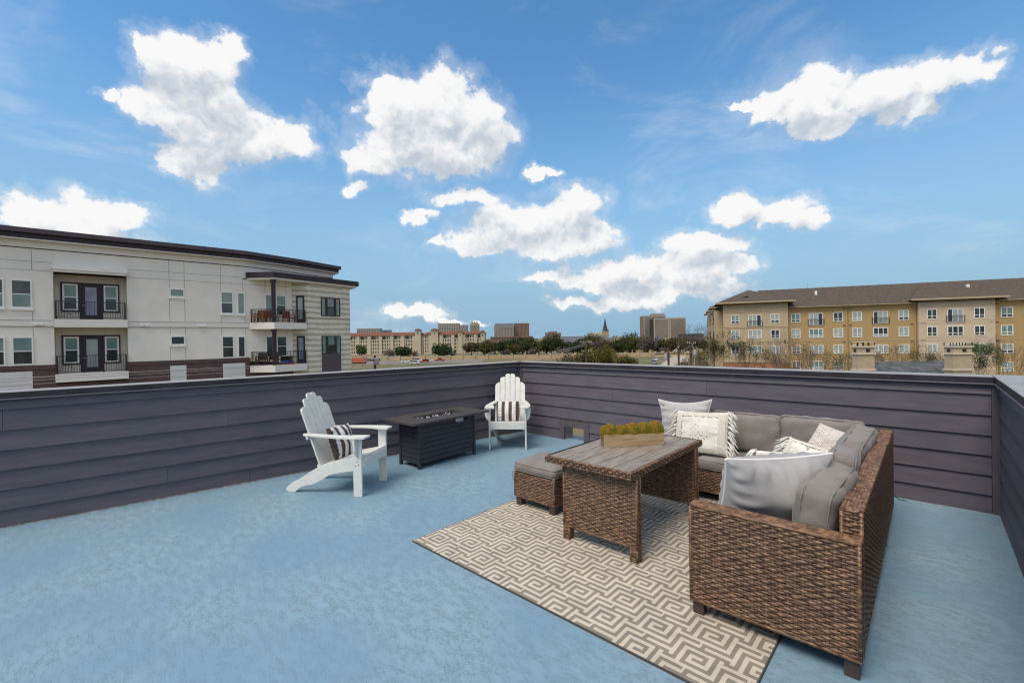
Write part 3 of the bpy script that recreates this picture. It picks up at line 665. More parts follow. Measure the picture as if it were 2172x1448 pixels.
# ================================================================== PLANTER WITH MOSS
t = thing('planter_box', 'narrow pine box planter on the wicker table', 'planter', (-1.905, 3.56, 0.6612), R(48.2))
PL_, PWD, PH = 0.53, 0.115, 0.105
boxes(t, 'long_side', 'pine', [(-PL_ / 2, PL_ / 2, -PWD / 2, -PWD / 2 + 0.012, 0, PH)], bevel=0.0015); boxes(t, 'long_side', 'pine', [(-PL_ / 2, PL_ / 2, PWD / 2 - 0.012, PWD / 2, 0, PH)], bevel=0.0015)
for x in (-1, 1): boxes(t, 'end_board', 'pine_end', [(x * (PL_ / 2 - 0.006) - 0.006, x * (PL_ / 2 - 0.006) + 0.006, -PWD / 2 + 0.0125, PWD / 2 - 0.0125, 0.001, PH - 0.001)])
boxes(t, 'bottom', 'pine', [(-PL_ / 2 + 0.0125, PL_ / 2 - 0.0125, -PWD / 2 + 0.0125, PWD / 2 - 0.0125, 0.0005, 0.01)])
PLR = t
mossnames = ['leftmost yellow moss ball in the planter', 'golden moss ball second from the left in the planter', 'green moss ball third from the left in the planter', 'moss ball second from the right in the planter', 'rightmost orange moss ball in the planter']
for k in range(5):
    cxm = -0.208 + k * 0.104; rr = (0.084, 0.080, 0.086, 0.083, 0.086)[k]; zc = (0.114, 0.106, 0.114, 0.120, 0.122)[k]
    wp = PLR.location + Matrix.Rotation(R(48.2), 3, 'Z') @ Vector((cxm, 0, zc))
    mt = thing('moss_ball', mossnames[k], 'moss', tuple(wp), R(48.2), 'moss balls in the planter'); mt.scale = (1.0, 0.78, 1.0)
    b = MB(); b.lathe([(rr * 0.9 * math.sin(math.pi * (i + 0.5) / 9), -rr * 0.9 * math.cos(math.pi * (i + 0.5) / 9)) for i in range(9)], 12); b.build('core', 'moss_core', mt, True)
    b = MB(); rs = random.Random(60 + k)
    for _ in range(4200):
        d = Vector((rs.gauss(0, 1), rs.gauss(0, 1), rs.gauss(0, 1))).normalized(); d.z = max(d.z, -0.65); rad = rr * (0.86 + 0.08 * mnoise.noise(d * 3))
        p = d * rad; q = p + (d + Vector((rs.uniform(-.7, .7), rs.uniform(-.7, .7), rs.uniform(-.7, .7)))).normalized() * rs.uniform(0.005, 0.011)
        s_ = d.orthogonal().normalized() * 0.0022
        s_ = Matrix.Rotation(rs.uniform(0, 6.28), 3, d) @ s_
        b.add([p - s_, p + s_, q], [(0, 1, 2)])
    o = b.build('fronds', 'moss', mt); o['kind'] = 'stuff'

# ================================================================== ADIRONDACK CHAIRS
def adirondack(label, loc, rotz):
    t = thing('adirondack_chair', label, 'chair', loc, rotz, 'white adirondack chairs')
    m = 'white_wood'; X = Matrix.Rotation(R(90), 4, 'Z') @ Matrix.Rotation(R(90), 4, 'X')     # profile (y, z) -> world, extruded along x
    def yz(poly, x0, x1, name, bevel=0.002):
        b = MB(); b.prism(poly, x0, x1, X); return b.build(name, m, t, bevel=bevel)
    for s_ in (-1, 1):
        x0 = s_ * 0.262 - 0.011
        yz([(-0.385, 0.001), (-0.290, 0.001), (-0.290, 0.600), (-0.385, 0.600)], x0, x0 + 0.022, 'front_leg')
        x1 = s_ * 0.2385 - 0.011
        yz([(0.50, 0.0012), (0.535, 0.02), (0.515, 0.055), (0.45, 0.105), (0.36, 0.145), (0.25, 0.215), (0.16, 0.268), (-0.05, 0.335), (-0.30, 0.385), (-0.372, 0.392), (-0.372, 0.275), (-0.30, 0.262), (-0.12, 0.232), (0.0, 0.205), (0.09, 0.150), (0.20, 0.095), (0.28, 0.080), (0.35, 0.055), (0.42, 0.0012)][::-1], x1, x1 + 0.022, 'rear_leg')
        # arm: curved board, widest at the front
        arm = [(-0.440, -0.050), (-0.440, 0.070), (-0.35, 0.098), (-0.15, 0.090), (0.05, 0.060), (0.20, 0.030), (0.31, 0.012), (0.33, -0.025), (0.29, -0.045), (0.12, -0.030), (-0.10, 0.002), (-0.24, -0.012), (-0.33, -0.046)]
        b = MB(); b.prism([(s_ * (0.235 + px), py) for py, px in arm][::(-1 if s_ > 0 else 1)], 0.602, 0.624); b.build('arm', m, t, bevel=0.003)
        br = [(-0.372, 0.600), (-0.372, 0.43), (-0.36, 0.40)]
        pb = [(0.0, 0.598), (0.062, 0.598), (0.060, 0.54), (0.052, 0.48), (0.030, 0.435), (0.0, 0.415)]
        b = MB(); b.prism([(s_ * (0.2745 + px), pz) for px, pz in pb][::(1 if s_ > 0 else -1)], 0.325, 0.347, Matrix.Rotation(R(90), 4, 'X')); b.build('arm_bracket', m, t, bevel=0.002)
        for yy, zz in ((-0.335, 0.36), (-0.35, 0.33), (-0.32, 0.315)):
            sc_ = MB(); sc_.lathe([(0.006, 0), (0.005, 0.002)], 8, Matrix.Translation((s_ * 0.2735, yy, zz)) @ Matrix.Rotation(R(90) * s_, 4, 'Y')); sc_.build('screw', 'screw', t)
    boxes(t, 'apron', m, [(-0.250, 0.250, -0.394, -0.3735, 0.300, 0.392)], bevel=0.002)
    sl_ = math.atan2(0.392 - 0.262, 0.5)
    for k in range(6):
        y0 = -0.385 + k * 0.083; z = 0.394 - (y0 + 0.372) * 0.20 - max(0, y0 + 0.10) * 0.10
        b = MB(); b.box(-0.249, 0.249, 0, 0.077, 0, 0.018, Matrix.Translation((0, y0, z)) @ Matrix.Rotation(-0.20 - (0.08 if y0 > -0.1 else 0), 4, 'X')); b.build('seat_slat', m, t, bevel=0.003)
    # fan back: six slats with stepped round tops
    lean = R(20); base = Matrix.Translation((0, 0.095, 0.205)) @ Matrix.Rotation(-lean, 4, 'X')
    hts = [0.745, 0.83, 0.885, 0.885, 0.83, 0.745]
    for k in range(6):
        xc = (k - 2.5) * 0.0775; fan = (k - 2.5) * R(0.22); hh = hts[k]; w_ = 0.0374
        poly = [(-w_, 0), (w_, 0), (w_, hh - 0.05)]
        rnd_r = 0.07 if k in (0, 5) else 0.036
        if k in (0, 1, 2):    # round the outer (left) shoulder
            poly = [(-w_, 0), (w_, 0), (w_, hh - (0.018 if k == 2 else 0.0))] + [(w_ - 0.012, hh)] + [(-w_ + rnd_r - rnd_r * math.sin(R(a)), hh - rnd_r + rnd_r * math.cos(R(a))) for a in (0, 22, 45, 68, 90)]
            if k < 2: poly = [(-w_, 0), (w_, 0), (w_, hh)] + poly[4:]
        else:
            poly = [(-w_, 0), (w_, 0)] + [(w_ - rnd_r + rnd_r * math.sin(R(a)), hh - rnd_r + rnd_r * math.cos(R(a))) for a in (90, 68, 45, 22, 0)] + ([(-w_ + 0.012, hh), (-w_, hh - 0.018)] if k == 3 else [(-w_, hh)])
        b = MB(); b.prism(poly, -0.009, 0.009, base @ Matrix.Translation((xc, 0, 0)) @ Matrix.Rotation(fan, 4, 'Y') @ Matrix.Rotation(R(90), 4, 'X')); b.build('back_slat', m, t, bevel=0.0025)
    for z_, w_ in ((0.06, 0.235), (0.395, 0.262), (0.68, 0.21)):
        b = MB(); b.box(-w_, w_, 0.0095, 0.030, z_, z_ + 0.05, base); b.build('back_rail', m, t, bevel=0.002)
    for k in range(6):
        sc_ = MB(); sc_.lathe([(0.004, 0), (0.003, 0.002)], 8, base @ Matrix.Translation(((k - 2.5) * 0.080, -0.0092, 0.42)) @ Matrix.Rotation(R(90), 4, 'X')); sc_.build('screw', 'screw', t)
    return t
adirondack('white adirondack chair seen from the side, left of the fire table', (-4.753, 2.33, 0), R(121))
adirondack('white adirondack chair facing the camera in the far deck corner', (-4.70, 4.955, 0), R(39.4))
def stripe_pillow(label, loc, deg, w, h, seed):
    tt, ring = pillow('striped_pillow', label, w, h, 0.12, loc, deg, 'stripe_cover', None, seed, wr=0.6, group='striped pillows on the adirondack chairs'); return tt
stripe_pillow('brown and white striped pillow on the side-on adirondack chair', (-4.765, 2.33, 0.50), (71, 3, 121), 0.42, 0.36, 71)
stripe_pillow('brown and white striped pillow on the far corner adirondack chair', (-4.672, 4.915, 0.50), (70, 0, 39.4), 0.36, 0.32, 73)

# ================================================================== FIRE TABLE
t = thing('fire_table', 'black metal gas fire table between the two white chairs', 'fire table', (-4.845, 3.72, 0), R(1.5))
FX, FY, FZ = 0.21, 0.485, 0.575
TXH, TYH, T0, T1 = 0.325, 0.645, 0.578, 0.603
HX, HY = 0.105, 0.36
b = MB()
for q in ((-TXH, TXH, -TYH, -HY), (-TXH, TXH, HY, TYH), (-TXH, -HX, -HY, HY), (HX, TXH, -HY, HY)): b.box(*q, T0, T1)
b.build('table_top', 'slate_top', t)
boxes(t, 'burner_tray', 'metal_black', [(-HX - 0.01, HX + 0.01, -HY - 0.01, HY + 0.01, 0.50, 0.515), (-HX - 0.012, -HX - 0.002, -HY - .01, HY + .01, 0.516, 0.577), (HX + 0.002, HX + 0.012, -HY - .01, HY + .01, 0.516, 0.577), (-HX - .0015, HX + .0015, -HY - .012, -HY - .002, 0.516, 0.577), (-HX - .0015, HX + .0015, HY + .002, HY + .012, 0.516, 0.577)])
for sx_ in (-1, 1):
    for sy_ in (-1, 1): boxes(t, 'leg', 'metal_black', [(sx_ * (FX - 0.018) - 0.018, sx_ * (FX - 0.018) + 0.018, sy_ * (FY - 0.018) - 0.018, sy_ * (FY - 0.018) + 0.018, 0.0008, 0.5775)], bevel=0.002)
nb = 8; zb0, zb1 = 0.058, 0.572; hb = (zb1 - zb0) / nb
for k in range(nb):
    z0, z1 = zb0 + k * hb + 0.0025, zb0 + (k + 1) * hb - 0.0025
    for sx_ in (-1, 1): boxes(t, 'panel_slat', 'metal_black', [(sx_ * (FX - 0.014) - 0.005, sx_ * (FX - 0.014) + 0.005, -FY + 0.037, FY - 0.037, z0, z1)], bevel=0.0025)
    for sy_ in (-1, 1): boxes(t, 'panel_slat', 'metal_black', [(-FX + 0.037, FX - 0.037, sy_ * (FY - 0.014) - 0.005, sy_ * (FY - 0.014) + 0.005, z0, z1)], bevel=0.0025)
boxes(t, 'inner_box', 'metal_black', [(-FX + 0.025, FX - 0.025, -FY + 0.025, FY - 0.025, 0.06, 0.499)])
boxes(t, 'rating_plate', 'steel', [(FX - 0.0085, FX - 0.0055, 0.13, 0.265, 0.500, 0.545)])
s = MB(); s.lathe([(0.024, 0), (0.024, 0.012), (0.018, 0.014), (0.017, 0.032), (0.0, 0.033)], 14, Matrix.Translation((FX - 0.0085, 0.32, 0.52)) @ Matrix.Rotation(R(90), 4, 'Y')); s.build('control_knob', 'metal_black', t)
b = MB(); rs = random.Random(5)
for _ in range(190):
    p = Vector((rs.uniform(-HX + .012, HX - .012), rs.uniform(-HY + .01, HY - .01), 0.545 + rs.random() * 0.04)); r_ = rs.uniform(0.009, 0.018)
    vs = [Vector((rs.gauss(0, 1), rs.gauss(0, 1), rs.gauss(0, 1))).normalized() * r_ + p for _ in range(4)]; b.add(vs, [(0, 1, 2), (0, 2, 3), (0, 3, 1), (1, 3, 2)])
o = b.build('glass_stones', 'fire_glass', t); o['kind'] = 'stuff'

# ================================================================== BUILDING MATERIALS
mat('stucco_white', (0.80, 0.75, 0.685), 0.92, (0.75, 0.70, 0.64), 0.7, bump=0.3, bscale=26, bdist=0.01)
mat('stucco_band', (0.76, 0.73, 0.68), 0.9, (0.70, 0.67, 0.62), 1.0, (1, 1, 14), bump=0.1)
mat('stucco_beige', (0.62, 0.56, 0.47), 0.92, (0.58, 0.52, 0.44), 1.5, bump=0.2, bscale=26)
mat('joint', (0.26, 0.245, 0.23), 0.9)
mat('fascia_plum', (0.060, 0.040, 0.052), 0.5, (0.075, 0.052, 0.064), 3, (1, 1, 8))
mat('plum_dark', (0.028, 0.018, 0.026), 0.55)
mat('white_trim', (0.78, 0.765, 0.73), 0.6)
mat('rail_black', (0.020, 0.018, 0.020), 0.45)
mat('glass_dark', (0.020, 0.026, 0.028), 0.06, (0.045, 0.055, 0.055), 1.3, spec=0.6)
mat('glass_green', (0.13, 0.20, 0.175), 0.10, (0.19, 0.27, 0.24), 0.8, spec=0.6)
mat('glass_blind', (0.36, 0.40, 0.37), 0.12, (0.28, 0.33, 0.31), 0.9, spec=0.5)
mat('glass_blue', (0.17, 0.20, 0.27), 0.12, (0.26, 0.29, 0.36), 1.1, spec=0.5)
mat('garage_white', (0.66, 0.655, 0.64), 0.7, (0.60, 0.59, 0.58), 1, (1, 1, 12))
mat('siding_plum', (0.085, 0.068, 0.085), 0.7)
mat('teak', (0.22, 0.075, 0.028), 0.55, (0.16, 0.05, 0.02), 9)
mat('rattan_dark', (0.05, 0.03, 0.026), 0.7)
mat('toy_blue', (0.02, 0.06, 0.30), 0.5); mat('toy_red', (0.35, 0.03, 0.025), 0.5)
mat('stucco_tan', (0.45, 0.35, 0.225), 0.92, (0.43, 0.335, 0.215), 0.6, bump=0.15, bscale=20)
mat('stucco_pink', (0.54, 0.425, 0.305), 0.92, (0.50, 0.39, 0.28), 0.6, bump=0.15, bscale=20)
mat('eave_cream', (0.40, 0.32, 0.20), 0.8, (0.36, 0.285, 0.18), 2)
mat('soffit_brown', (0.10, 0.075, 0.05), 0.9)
mat('downspout', (0.25, 0.18, 0.10), 0.6)
mat('shingle_brown', (0.070, 0.052, 0.038), 0.95, (0.098, 0.074, 0.056), 2.2, (1, 1, 1), detail=8, bump=0.4, bscale=12, bdist=0.05)
# lap siding in ochre: horizontal courses as fine relief (courses are under 4 px here)
def courses(name, c1, c2, pitch, rough=0.8):
    m = mat(name, c1, rough); nt, b = nodes_of(m); tc = N(nt, 'ShaderNodeTexCoord'); sx = N(nt, 'ShaderNodeSeparateXYZ'); nt.links.new(tc.outputs['Object'], sx.inputs[0])
    fr = mth(nt, 'FRACT', mth(nt, 'MULTIPLY', sx.outputs[2], 1 / pitch)); ln = smooth(nt, fr, 0.14, 0.02)
    nz = noise_n(nt, tc.outputs['Object'], 0.5, 4); m1 = N(nt, 'ShaderNodeMix', data_type='RGBA'); nt.links.new(nz, m1.inputs['Factor']); m1.inputs['A'].default_value = (*c1, 1); m1.inputs['B'].default_value = (*c2, 1)
    m2 = N(nt, 'ShaderNodeMix', data_type='RGBA'); nt.links.new(mth(nt, 'MULTIPLY', ln, 0.35), m2.inputs['Factor']); nt.links.new(m1.outputs['Result'], m2.inputs['A']); m2.inputs['B'].default_value = (c1[0] * .4, c1[1] * .4, c1[2] * .4, 1)
    nt.links.new(m2.outputs['Result'], b.inputs['Base Color'])
    bp = N(nt, 'ShaderNodeBump'); bp.inputs['Distance'].default_value = 0.02; nt.links.new(fr, bp.inputs['Height']); nt.links.new(bp.outputs[0], b.inputs['Normal'])
courses('siding_ochre', (0.40, 0.275, 0.125), (0.445, 0.305, 0.145), 0.20)
def bricks(name, c1, c2, mortar, sc=1.0, w=0.22, h=0.075):
    m = mat(name, c1, 0.9); nt, b = nodes_of(m); tc = N(nt, 'ShaderNodeTexCoord'); sx = N(nt, 'ShaderNodeSeparateXYZ'); nt.links.new(tc.outputs['Object'], sx.inputs[0])
    cb = N(nt, 'ShaderNodeCombineXYZ'); nt.links.new(mth(nt, 'ADD', sx.outputs[0], sx.outputs[1]), cb.inputs[0]); nt.links.new(sx.outputs[2], cb.inputs[1])
    br = N(nt, 'ShaderNodeTexBrick'); nt.links.new(cb.outputs[0], br.inputs['Vector']); br.inputs['Scale'].default_value = sc
    br.inputs['Brick Width'].default_value = w; br.inputs['Row Height'].default_value = h; br.inputs['Mortar Size'].default_value = 0.008
    br.inputs['Color1'].default_value = (*c1, 1); br.inputs['Color2'].default_value = (*c2, 1); br.inputs['Mortar'].default_value = (*mortar, 1)
    nt.links.new(br.outputs['Color'], b.inputs['Base Color'])
bricks('brick_plum', (0.075, 0.040, 0.040), (0.115, 0.064, 0.062), (0.12, 0.095, 0.09))
bricks('brick_orange', (0.30, 0.11, 0.045), (0.36, 0.15, 0.07), (0.3, 0.22, 0.15))
bricks('stone_tan', (0.34, 0.26, 0.145), (0.40, 0.315, 0.19), (0.25, 0.19, 0.11), w=0.7, h=0.4)
bricks('shingle_slate', (0.055, 0.065, 0.072), (0.115, 0.125, 0.13), (0.025, 0.03, 0.034), w=0.42, h=0.19)
# limestone with worn horizontal streaks
m = mat('stone_banded', (0.5, 0.47, 0.4), 0.9); nt, b = nodes_of(m); tc = N(nt, 'ShaderNodeTexCoord'); sx = N(nt, 'ShaderNodeSeparateXYZ'); nt.links.new(tc.outputs['Object'], sx.inputs[0])
mp = N(nt, 'ShaderNodeMapping'); mp.inputs['Scale'].default_value = (0.8, 0.8, 3); nt.links.new(tc.outputs['Object'], mp.inputs[0])
wob = mth(nt, 'MULTIPLY_ADD', noise_n(nt, mp.outputs[0], 1.6, 5, 0.65), 0.30, sx.outputs[2])
fr = mth(nt, 'FRACT', mth(nt, 'MULTIPLY', wob, 1 / 0.42)); st = mth(nt, 'MULTIPLY', smooth(nt, mth(nt, 'ABSOLUTE', mth(nt, 'SUBTRACT', fr, 0.5)), 0.30, 0.12), 0.8)
m1 = N(nt, 'ShaderNodeMix', data_type='RGBA'); nt.links.new(st, m1.inputs['Factor']); m1.inputs['A'].default_value = (0.70, 0.645, 0.54, 1); m1.inputs['B'].default_value = (0.38, 0.335, 0.265, 1)
nt.links.new(m1.outputs['Result'], b.inputs['Base Color'])

def window(parent, x0, x1, z0, z1, y=0.0, fm='white_trim', pm='glass_dark', mull=(), rail=(), fw=0.065, name='window', pm2=None, sill=False, proud=0.045):
    """frame proud of the wall, panes set back inside it"""
    b = MB(); f0_ = y - proud
    b.box(x0, x0 + fw, f0_, y - 0.002, z0, z1); b.box(x1 - fw, x1, f0_, y - 0.002, z0, z1)
    b.box(x0 + fw, x1 - fw, f0_, y - 0.002, z0, z0 + fw); b.box(x0 + fw, x1 - fw, f0_, y - 0.002, z1 - fw, z1)
    xs = [x0 + fw] + [x0 + (x1 - x0) * q for q in mull] + [x1 - fw]; zs = [z0 + fw] + [z0 + (z1 - z0) * q for q in rail] + [z1 - fw]
    hw = fw * 0.45
    for q in xs[1:-1]: b.box(q - hw, q + hw, f0_ + 0.004, y - 0.003, z0 + fw, z1 - fw)
    for q in zs[1:-1]:
        for i in range(len(xs) - 1): b.box(xs[i] + (hw if i else 0), xs[i + 1] - (hw if i < len(xs) - 2 else 0), f0_ + 0.006, y - 0.004, q - hw * 0.8, q + hw * 0.8)
    w = b.build(name, fm, parent)
    for i in range(len(xs) - 1):
        for j in range(len(zs) - 1):
            a, c = xs[i] + (hw if i else 0), xs[i + 1] - (hw if i < len(xs) - 2 else 0)
            d, e = zs[j] + (hw * .8 if j else 0), zs[j + 1] - (hw * .8 if j < len(zs) - 2 else 0)
            mm = pm2 if (pm2 and j == 0) else pm
            boxes(w, 'pane', mm, [(a, c, y - 0.016, y - 0.003, d, e)])
    if sill: boxes(w, 'sill', fm, [(x0 - 0.05, x1 + 0.05, y - 0.09, y - 0.002, z0 - 0.12, z0 - 0.002)])
    return w
def railing(parent, pts, z0, z1, step=0.11, m='rail_black', posts=True):
    b = MB()
    for (xa, ya), (xb, yb) in zip(pts[:-1], pts[1:]):
        L = math.hypot(xb - xa, yb - ya); n_ = max(1, int(L / step)); ang = math.atan2(yb - ya, xb - xa); T = Matrix.Translation((xa, ya, 0)) @ Matrix.Rotation(ang, 4, 'Z')
        b.box(0, L, -0.022, 0.022, z1 - 0.04, z1, T); b.box(0, L, -0.015, 0.015, z0 + 0.08, z0 + 0.11, T)
        for i in range(n_ + 1): b.box(i * L / n_ - 0.009, i * L / n_ + 0.009, -0.009, 0.009, z0 + 0.111, z1 - 0.041, T)
    o = b.build('railing', m, parent); o['kind'] = 'stuff'
    for (xa, ya) in pts: boxes(parent, 'rail_post', m, [(xa - 0.03, xa + 0.03, ya - 0.03, ya + 0.03, z0, z1 + 0.012)])
    return o

# ================================================================== WHITE APARTMENT BUILDING (left)
LB = thing('apartment_building', 'white stucco apartment building with plum roof edge on the left', 'building', (-36.3, 2.35, 0), R(86))
X0 = -18.0
boxes(LB, 'wall', 'stucco_white', [(X0, -1.45, 0, 9, 0.54, 7.02), (1.73, 8.0, 0, 9, 0.54, 7.02), (8.001, 11.27, 0, 9, 0.54, 6.105), (-1.449, 1.729, 0.001, 9, 5.80, 7.019), (-1.449, 1.729, 0.9, 9, -0.55, 5.799), (11.271, 15.3, 2.6, 9, 0.54, 6.2)])
b = MB(); b.prism([(8.001, 0.0), (12.0, 1.15), (15.35, 2.5), (15.35, 9), (8.001, 9)], 6.2, 7.02); b.build('upper_wall', 'stucco_white', LB)
boxes(LB, 'brick_base', 'brick_plum', [(X0, -1.41, -0.03, 8.9, GZ, 0.538), (1.69, 8.36, -0.03, 8.9, GZ, 0.538), (-1.409, 1.689, -0.02, 8.9, GZ, -0.56), (8.361, 11.27, -0.01, 8.9, GZ, -0.06)])
boxes(LB, 'brick_ledge', 'brick_plum', [(X0, -1.38, -0.06, -0.031, 0.30, 0.50), (1.66, 8.40, -0.06, -0.031, 0.30, 0.50)])
# recess cheeks and beige back wall
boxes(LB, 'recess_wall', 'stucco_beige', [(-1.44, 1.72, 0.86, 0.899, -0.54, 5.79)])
# roof edge: deep plum fascia in two steps, cream frieze, dark reveal; the line turns at the far end
ROOFP = [(X0, 0.0), (8.0, 0.0), (12.0, 1.15), (15.35, 2.5), (15.35, 9.0), (X0, 9.0)]
def off(poly, d): return [(poly[0][0], -d), (poly[1][0] + d * 0.14, -d), (poly[2][0] + d * 0.32, poly[2][1] - d * 0.95), (poly[3][0] + d, poly[3][1] - d * 0.7), (poly[4][0] + d, 9.0), (poly[5][0], 9.0)]
for nm, m_, d, z0, z1 in (('frieze', 'stucco_band', 0.06, 7.07, 7.46), ('reveal', 'plum_dark', 0.02, 7.021, 7.069), ('drip_edge', 'white_trim', 0.46, 7.461, 7.50), ('fascia', 'plum_dark', 0.44, 7.501, 7.80), ('roof_edge', 'fascia_plum', 0.62, 7.801, 8.06)):
    b = MB(); b.prism(off(ROOFP, d), z0, z1); b.build(nm, m_, LB)
# floor band and stucco joints
boxes(LB, 'band', 'stucco_band', [(X0, -1.46, -0.035, -0.002, 2.72, 3.04), (1.74, 8.32, -0.035, -0.002, 2.70, 3.02)])
for z in (3.045, 2.70):
    boxes(LB, 'joint', 'joint', [(X0, -1.46, -0.045, -0.004, z - 0.012, z + 0.012)]); boxes(LB, 'joint', 'joint', [(1.74, 8.32, -0.045, -0.004, z - 0.03, z - 0.006)])
for x0, x1, z in ((X0, -1.46, 6.32), (X0, -1.46, 5.83), (1.76, 7.98, 6.25), (1.76, 11.2, 5.77)): boxes(LB, 'joint', 'joint', [(x0, x1, -0.006, -0.001, z - 0.01, z + 0.01)])
for x, z0, z1 in ((-2.27, 5.84, 7.0), (-2.27, 3.06, 3.5), (-2.27, 2.15, 2.68), (3.82, 5.24, 7.0), (4.62, 5.24, 7.0), (3.82, 3.05, 4.5), (4.62, 3.05, 4.5), (3.82, 2.2, 2.66), (4.62, 2.2, 2.66), (3.82, 0.56, 1.4), (4.62, 0.56, 1.4), (6.66, 5.22, 7.0), (8.0, 5.22, 6.0), (6.66, 3.05, 3.4), (8.10, 3.05, 3.4), (6.66, 2.15, 2.66), (8.10, 2.15, 2.66), (9.42, 5.2, 6.2), (10.86, 5.2, 6.2), (9.42, 2.15, 2.5), (10.86, 2.15, 2.5)):
    boxes(LB, 'joint', 'joint', [(x - 0.01, x + 0.01, -0.0065, -0.0012, z0, z1)])
# windows
for x0, x1 in ((-3.08, -2.27), (-4.13, -3.31), (-8.6, -7.8), (-7.55, -6.75)):
    window(LB, x0, x1, 3.71, 5.27, 0, pm='glass_dark', pm2='glass_green', rail=(0.49,), sill=True); window(LB, x0, x1, 0.58, 2.13, 0, pm='glass_green', pm2='glass_dark', rail=(0.49,))
window(LB, 3.82, 4.61, 4.66, 5.21, 0, pm='glass_green', sill=True); window(LB, 3.82, 4.60, 1.53, 2.12, 0, pm='glass_dark', sill=True)
window(LB, 6.64, 7.40, 3.64, 5.17, 0, pm='glass_green', pm2='glass_dark', rail=(0.5,), sill=True); window(LB, 7.64, 8.11, 3.63, 5.16, 0, pm='glass_green', sill=True)
window(LB, 6.66, 7.39, 0.56, 2.09, 0, pm='glass_dark', rail=(0.5,)); window(LB, 7.62, 8.10, 0.57, 2.08, 0, pm='glass_dark')
for zo, p1 in ((0, 'glass_green'), (-3.06, 'glass_dark')):
    window(LB, 9.42, 9.92, 3.60 + zo, 5.12 + zo, 0, pm=p1); window(LB, 10.14, 10.86, 3.60 + zo, 5.12 + zo, 0, pm=p1, pm2='glass_dark', rail=(0.5,))
# small wall vents
for x, z in ((-2.15, 2.76), (-1.95, 2.76), (2.42, 2.74), (2.62, 2.74), (5.4, 2.72), (5.65, 2.72)): boxes(LB, 'vent_hood', 'white_trim', [(x - 0.08, x + 0.08, -0.14, -0.036, z, z + 0.11)])
# stacked balconies in the recess: door between two sashes, slab, canopy, railing
for zo, dp in ((0.0, 'glass_blue'), (-3.13, 'glass_blind')):
    sur = boxes(LB, 'balcony_surround', 'plum_dark', [(-1.20, 1.40, 0.80, 0.858, 3.60 + zo, 5.35 + zo), (-0.40, 0.60, 0.80, 0.857, 3.13 + zo, 3.599 + zo)])
    for x0, x1 in ((-1.11, -0.46), (0.68, 1.33)): window(LB, x0, x1, 3.69 + zo, 5.25 + zo, 0.80, pm='glass_green', pm2='glass_dark', rail=(0.5,), fw=0.075)
    d = boxes(LB, 'balcony_door', 'plum_dark', [(-0.31, 0.53, 0.755, 0.798, 3.14 + zo, 5.27 + zo)])
    boxes(d, 'pane', dp, [(-0.14, 0.36, 0.742, 0.754, 3.42 + zo, 5.10 + zo)]); boxes(d, 'handle', 'steel', [(-0.27, -0.17, 0.70, 0.753, 3.98 + zo, 4.01 + zo)])
    boxes(LB, 'balcony_slab', 'stucco_band', [(-1.43, 1.72, -0.30, 0.855, 2.66 + zo, 3.12 + zo)])
    railing(LB, [(-1.36, 0.10), (-1.36, -0.22), (0.60, -0.22), (1.62, -0.22), (1.62, 0.10)], 3.12 + zo, 4.16 + zo)
    boxes(LB, 'outlet', 'joint', [(-0.86, -0.76, 0.83, 0.859, 3.42 + zo, 3.52 + zo)])
boxes(LB, 'canopy', 'stucco_band', [(-1.47, 1.76, -0.42, -0.003, 5.93, 6.16), (-1.44, 1.73, -0.38, 0.85, 5.80, 5.92)])
# pale infill panels in the brick base
for x0, x1, z1 in ((-6.2, -2.33, 0.22), (3.78, 4.63, 0.19), (6.70, 8.05, 0.18)):
    g_ = boxes(LB, 'base_panel', 'garage_white', [(x0, x1, -0.038, -0.0305, -2.6, z1)])
    for k in range(4): boxes(g_, 'panel_joint', 'joint', [(x0 + 0.02, x1 - 0.02, -0.041, -0.0385, z1 - 0.35 - k * 0.42, z1 - 0.335 - k * 0.42)])
# corner pavilion in banded stone, turned away from the street, with its own flat canopy
PA = R(16); pc, ps = math.cos(PA), math.sin(PA)          # along the pavilion face: (cos, +sin into the building)
def pv(a, d): return (12.2 + a * pc - d * ps, -0.6 + a * ps + d * pc)   # a along face, d into building
b = MB(); b.prism([(11.28, 0.0), (12.2, -0.6), pv(3.95, 0), pv(3.95, 3.2), (11.28, 3.0)], GZ, 6.08); b.build('pavilion_wall', 'stone_banded', LB)
b = MB(); b.prism([(8.30, -0.02), (9.60, -1.52), (16.55, 0.40), (16.9, 3.6), (8.30, 3.5)][::1], 6.10, 6.24); b.build('canopy_soffit', 'stucco_band', LB)
b = MB(); b.prism([(8.22, -0.02), (9.58, -1.64), (16.75, 0.36), (17.0, 3.7), (8.22, 3.6)], 6.242, 6.62); b.build('canopy_fascia', 'plum_dark', LB)
def pav_part(name, m_, bl):
    o = boxes(LB, name, m_, bl); o.location = (12.2, -0.6, 0); o.rotation_euler = (0, 0, PA); return o
for zo, p1 in ((0.0, 'glass_green'), (-3.05, 'glass_green')):
    w = window(LB, 1.17, 2.95, 3.62 + zo, 5.10 + zo, 0, fm='plum_dark', pm=p1, fw=0.07); w.location = (12.2, -0.6, 0); w.rotation_euler = (0, 0, PA)
    m_ = boxes(w, 'mullion', 'plum_dark', [(1.55, 1.75, -0.05, -0.017, 3.70 + zo, 5.02 + zo), (2.36, 2.56, -0.05, -0.017, 3.70 + zo, 5.02 + zo), (1.76, 2.35, -0.045, -0.0172, 4.30 + zo, 4.37 + zo)])
    boxes(w, 'pane', 'glass_dark', [(1.755, 2.355, -0.024, -0.0175, 3.70 + zo, 4.295 + zo)])
pav_part('spandrel', 'siding_plum', [(1.17, 2.95, -0.04, -0.002, -2.2, 0.54)]); pav_part('string_course', 'joint', [(0.0, 3.95, -0.02, -0.002, 3.40, 3.44)])
